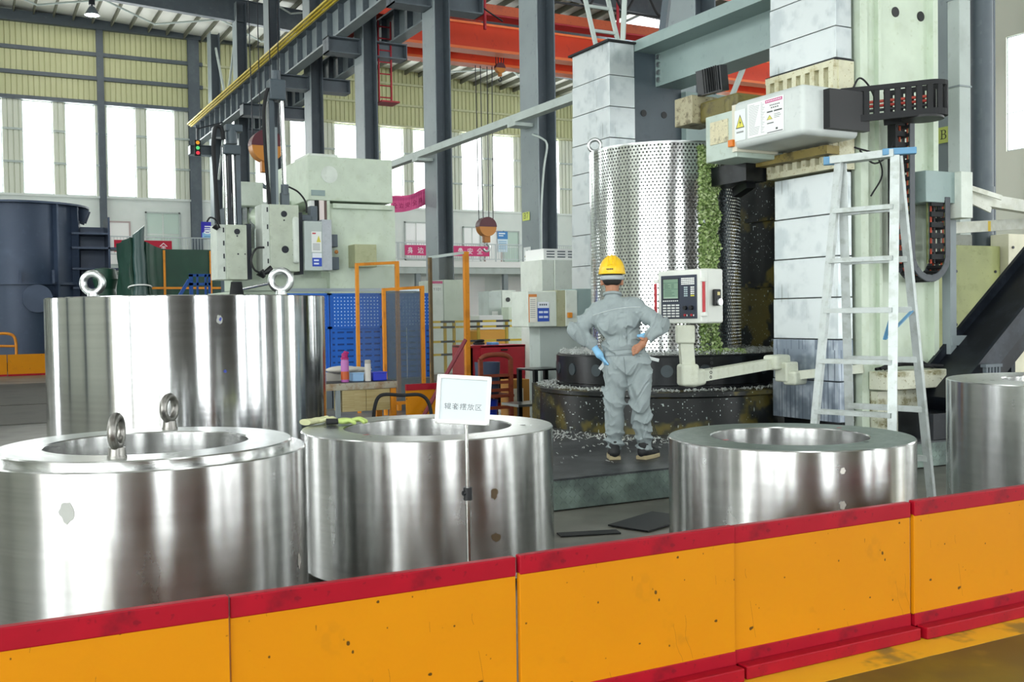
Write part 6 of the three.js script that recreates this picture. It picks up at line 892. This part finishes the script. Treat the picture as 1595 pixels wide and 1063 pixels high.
  const c = thing('maintenance_cage', 'dark red maintenance cage hanging on the runway girder', 'cage', [10.7, 11.4, -29.5]); part(c, 'floor_plate', bb(9.8, 10.65, 11.1, 11.15, -29.6, -28.2), M.redPaint); for (const [x, z] of [[9.8, -29.6], [10.65, -29.6], [9.8, -28.2], [10.65, -28.2]]) part(c, 'post', bb(x - 0.04, x + 0.04, 11.1, 12.5, z - 0.04, z + 0.04), M.redPaint); part(c, 'guard_bar', bb(9.8, 10.65, 11.75, 11.8, -28.23, -28.17), M.redPaint); part(c, 'guard_bar', bb(9.77, 9.83, 11.75, 11.8, -29.6, -28.2), M.redPaint); part(c, 'motor', rbb(10.1, 10.5, 11.3, 11.6, -29.2, -28.7, 0.03), M.yellowBar);
}
// cable tray, braces, lamps, signal
{
  const o = thing('cable_tray', 'pale cable tray rising towards the viewer across the columns', 'cable tray', [11.6, 6.0, -22]); part(o, 'tray', bb(11.5, 11.72, 6.02, 6.2, -36, -12.2), M.steelPale); for (const z of [-27.5, -21.6, -15.7]) part(o, 'wall_bracket', bb(11.5, 11.99, 5.94, 6.02, z - 0.2, z + 0.2), M.steelPale);
  struct('column_brace', [bar(V(12.25, 9, -56.5), V(12.25, 16, -51.8), 0.1), bar(V(12.25, 9, -51.8), V(12.25, 16, -56.5), 0.1)], M.steelPale);
  struct('column_brace', [bar(V(12.3, 4.3, -15.4), V(12.3, 7.4, -13.2), 0.07), bar(V(12.3, 7.4, -15.6), V(12.3, 9.5, -13.2), 0.07), bar(V(12.3, 4.3, -15.6), V(12.3, 4.3, -12.8), 0.07)], M.steelPale);
  const lamp = (x, y, z, label) => { const l = thing('bay_lamp', label, 'lamp', [x, y, z]); part(l, 'lamp_shade', lathe([[0.1, y + 0.42], [0.13, y + 0.4], [0.34, y + 0.02], [0.32, y + 0.02], [0.1, y + 0.38]], 28, x, 0, z), M.steelGrey); part(l, 'lamp_housing', [cyl(0.14, 0.14, 0.26, 20, x, y + 0.62, z), cyl(0.04, 0.04, 0.2, 10, x, y + 0.46, z), rod(V(x, y + 0.7, z), V(x, roofY(x) - 0.4, z), 0.03, 6)], M.darkSteel); part(l, 'lamp_glass', lathe([[0.001, y + 0.03], [0.3, y + 0.03]], 24, x, 0, z), std(0xffffff, 0.3, 0, { emissive: new THREE.Color(1, 0.98, 0.92), emissiveIntensity: 3 })); const p = new THREE.PointLight(new THREE.Color(1, 0.98, 0.92), 60); p.position.set(0, -0.03, 0); p.castShadow = true; l.add(p); };
  lamp(5.63, 15.75, -52, 'round high-bay lamp hanging under the roof at the upper left'); 
  const s = thing('signal_light', 'small three-colour signal light below the runway girder end', 'signal', [9.9, 9.2, -50]); part(s, 'signal_case', rbb(9.76, 10.06, 9.2, 9.95, -50.1, -50, 0.03), M.rubber); [[9.82, 0xd8607a], [9.575, 0x7fd8a0], [9.34, 0xd83848]].forEach(([y], i) => part(s, 'signal_lens', cyl(0.085, 0.085, 0.02, 20, 9.91, [9.82, 9.575, 9.34][i], -49.99, Math.PI / 2, 0, 0), std(0xffffff, 0.3, 0, { color: [0xd8922a, 0x58c878, 0xd83848][i], emissive: [0xd8922a, 0x58c878, 0xd83848][i], emissiveIntensity: 0.8 }))); part(s, 'hanger', [bb(9.88, 9.94, 9.95, 10.5, -50.07, -50.03), bar(V(9.91, 10.47, -50.05), V(11.12, 10.86, -50.05), 0.06)], M.darkSteel);
}
// banners and posters
{
  const ban = (w, h, bg, txt, fs, x0, gap) => canvasTex(w, h, (g) => { g.fillStyle = bg; g.fillRect(0, 0, w, h); g.strokeStyle = '#f4e9ee'; han(g, txt, x0, h * 0.2, fs, gap, fs * 0.11); });
  const zr = ZF + 1.78, put = (label, x0, x1, y0, y1, t) => { const o = thing('cloth_banner', label, 'banner', [(x0 + x1) / 2, y0, zr]); sheet(o, 'cloth', V(x0, y0, zr), V(x1 - x0, 0, 0), V(0, y1 - y0, 0), t, undefined, 0.7, 0.02); };
  put('red cloth banner with white characters on the gallery rail at the left', 7.1, 10.05, 5.15, 5.78, ban(640, 136, '#c01f3c', '保安全', 82, 120, 110)); put('pink cloth banner with white safety slogan on the gallery rail', 23.6, 29.3, 5.2, 5.82, ban(1024, 112, '#d8447e', '身边安全隐患安全', 68, 30, 52));
  const o = thing('cloth_banner', 'loose pink cloth banner drooping between two columns', 'banner', [11.5, 4.5, -28]), pos = [], uv = []; const n = 16, P = (i, j) => { const t = i / n; return [10.93 + 1.13 * t, 4.5 + 0.28 * t * t + j * (0.47 + 0.02 * Math.sin(t * 9)), -28 + 0.05 * Math.sin(t * 11 + j * 2)]; }; for (let i = 0; i < n; i++) { pos.push(...P(i, 0), ...P(i + 1, 0), ...P(i + 1, 1), ...P(i, 0), ...P(i + 1, 1), ...P(i, 1)); const a = i / n, b = (i + 1) / n; uv.push(a, 0, b, 0, b, 1, a, 0, b, 1, a, 1); } const g = new THREE.BufferGeometry(); g.setAttribute('position', new THREE.Float32BufferAttribute(pos, 3)); g.setAttribute('uv', new THREE.Float32BufferAttribute(uv, 2)); g.computeVertexNormals(); part(o, 'cloth', g, std(0xffffff, 0.75, 0, { side: THREE.DoubleSide, map: canvasTex(512, 200, (c, w, h) => { c.fillStyle = '#e8609a'; c.fillRect(0, 0, w, h); c.fillStyle = '#d9508c'; c.fillRect(0, 20, w, 40); c.strokeStyle = '#b52a66'; han(c, '全边安全身', 30, 90, 62, 30, 7); }) }), undefined, true);
  const f = new THREE.PlaneGeometry(0.35, 4.2, 4, 16); { const p = f.attributes.position; for (let i = 0; i < p.count; i++) { p.setZ(i, 0.08 * Math.sin(p.getY(i) * 2 + p.getX(i) * 9)); p.setX(i, p.getX(i) * (0.6 + 0.1 * (p.getY(i) + 2)) + 0.05 * p.getY(i)); } f.computeVertexNormals(); f.rotateY(-Math.PI / 2); f.translate(39.3, 12.6, -27.3); } solo('pink_streamer', 'long pink cloth streamer hanging by the right window', 'banner', f, std(0xd8306a, 0.7, 0, { side: THREE.DoubleSide }));
  const po = thing('wall_poster', 'blue poster on the far wall above the gallery rail', 'poster', [12.2, 6.0, ZF]); sheet(po, 'print', V(11.9, 6.05, ZF + 0.36), V(0.66, 0, 0), V(0, 0.95, 0), canvasTex(96, 140, (g, w, h) => { g.fillStyle = '#2a22b0'; g.fillRect(0, 0, w, h); g.fillStyle = '#8ec2e6'; g.fillRect(8, 90, w - 12, 46); g.fillStyle = '#eef4f8'; g.fillRect(28, 34, 50, 9); g.fillRect(26, 52, 50, 8); g.fillRect(26, 66, 50, 8); g.beginPath(); g.ellipse(50, 88, 30, 14, 0, 0, 7); g.fill(); g.fillStyle = '#2a22b0'; g.fillRect(36, 84, 28, 6); g.fillStyle = '#4a7ea8'; g.fillRect(24, 120, 50, 5); }));
  const p2 = thing('wall_poster', 'pale blue and white poster on the far wall left of column B7', 'poster', [31, 6, ZF]); sheet(p2, 'print', V(30.75, 5.6, ZF + 0.12), V(0.75, 0, 0), V(0, 1.35, 0), canvasTex(96, 160, (g, w, h) => { g.fillStyle = '#cfe2ee'; g.fillRect(0, 0, w, h); g.fillStyle = '#3f86c8'; g.fillRect(0, 0, w, 60); g.fillStyle = '#e9f2f8'; g.fillRect(12, 12, 60, 10); g.fillRect(12, 30, 44, 8); g.fillStyle = '#6fa3c8'; for (let i = 0; i < 5; i++) g.fillRect(12, 76 + i * 14, 70, 5); }));
}
renderer.render(scene, camera);
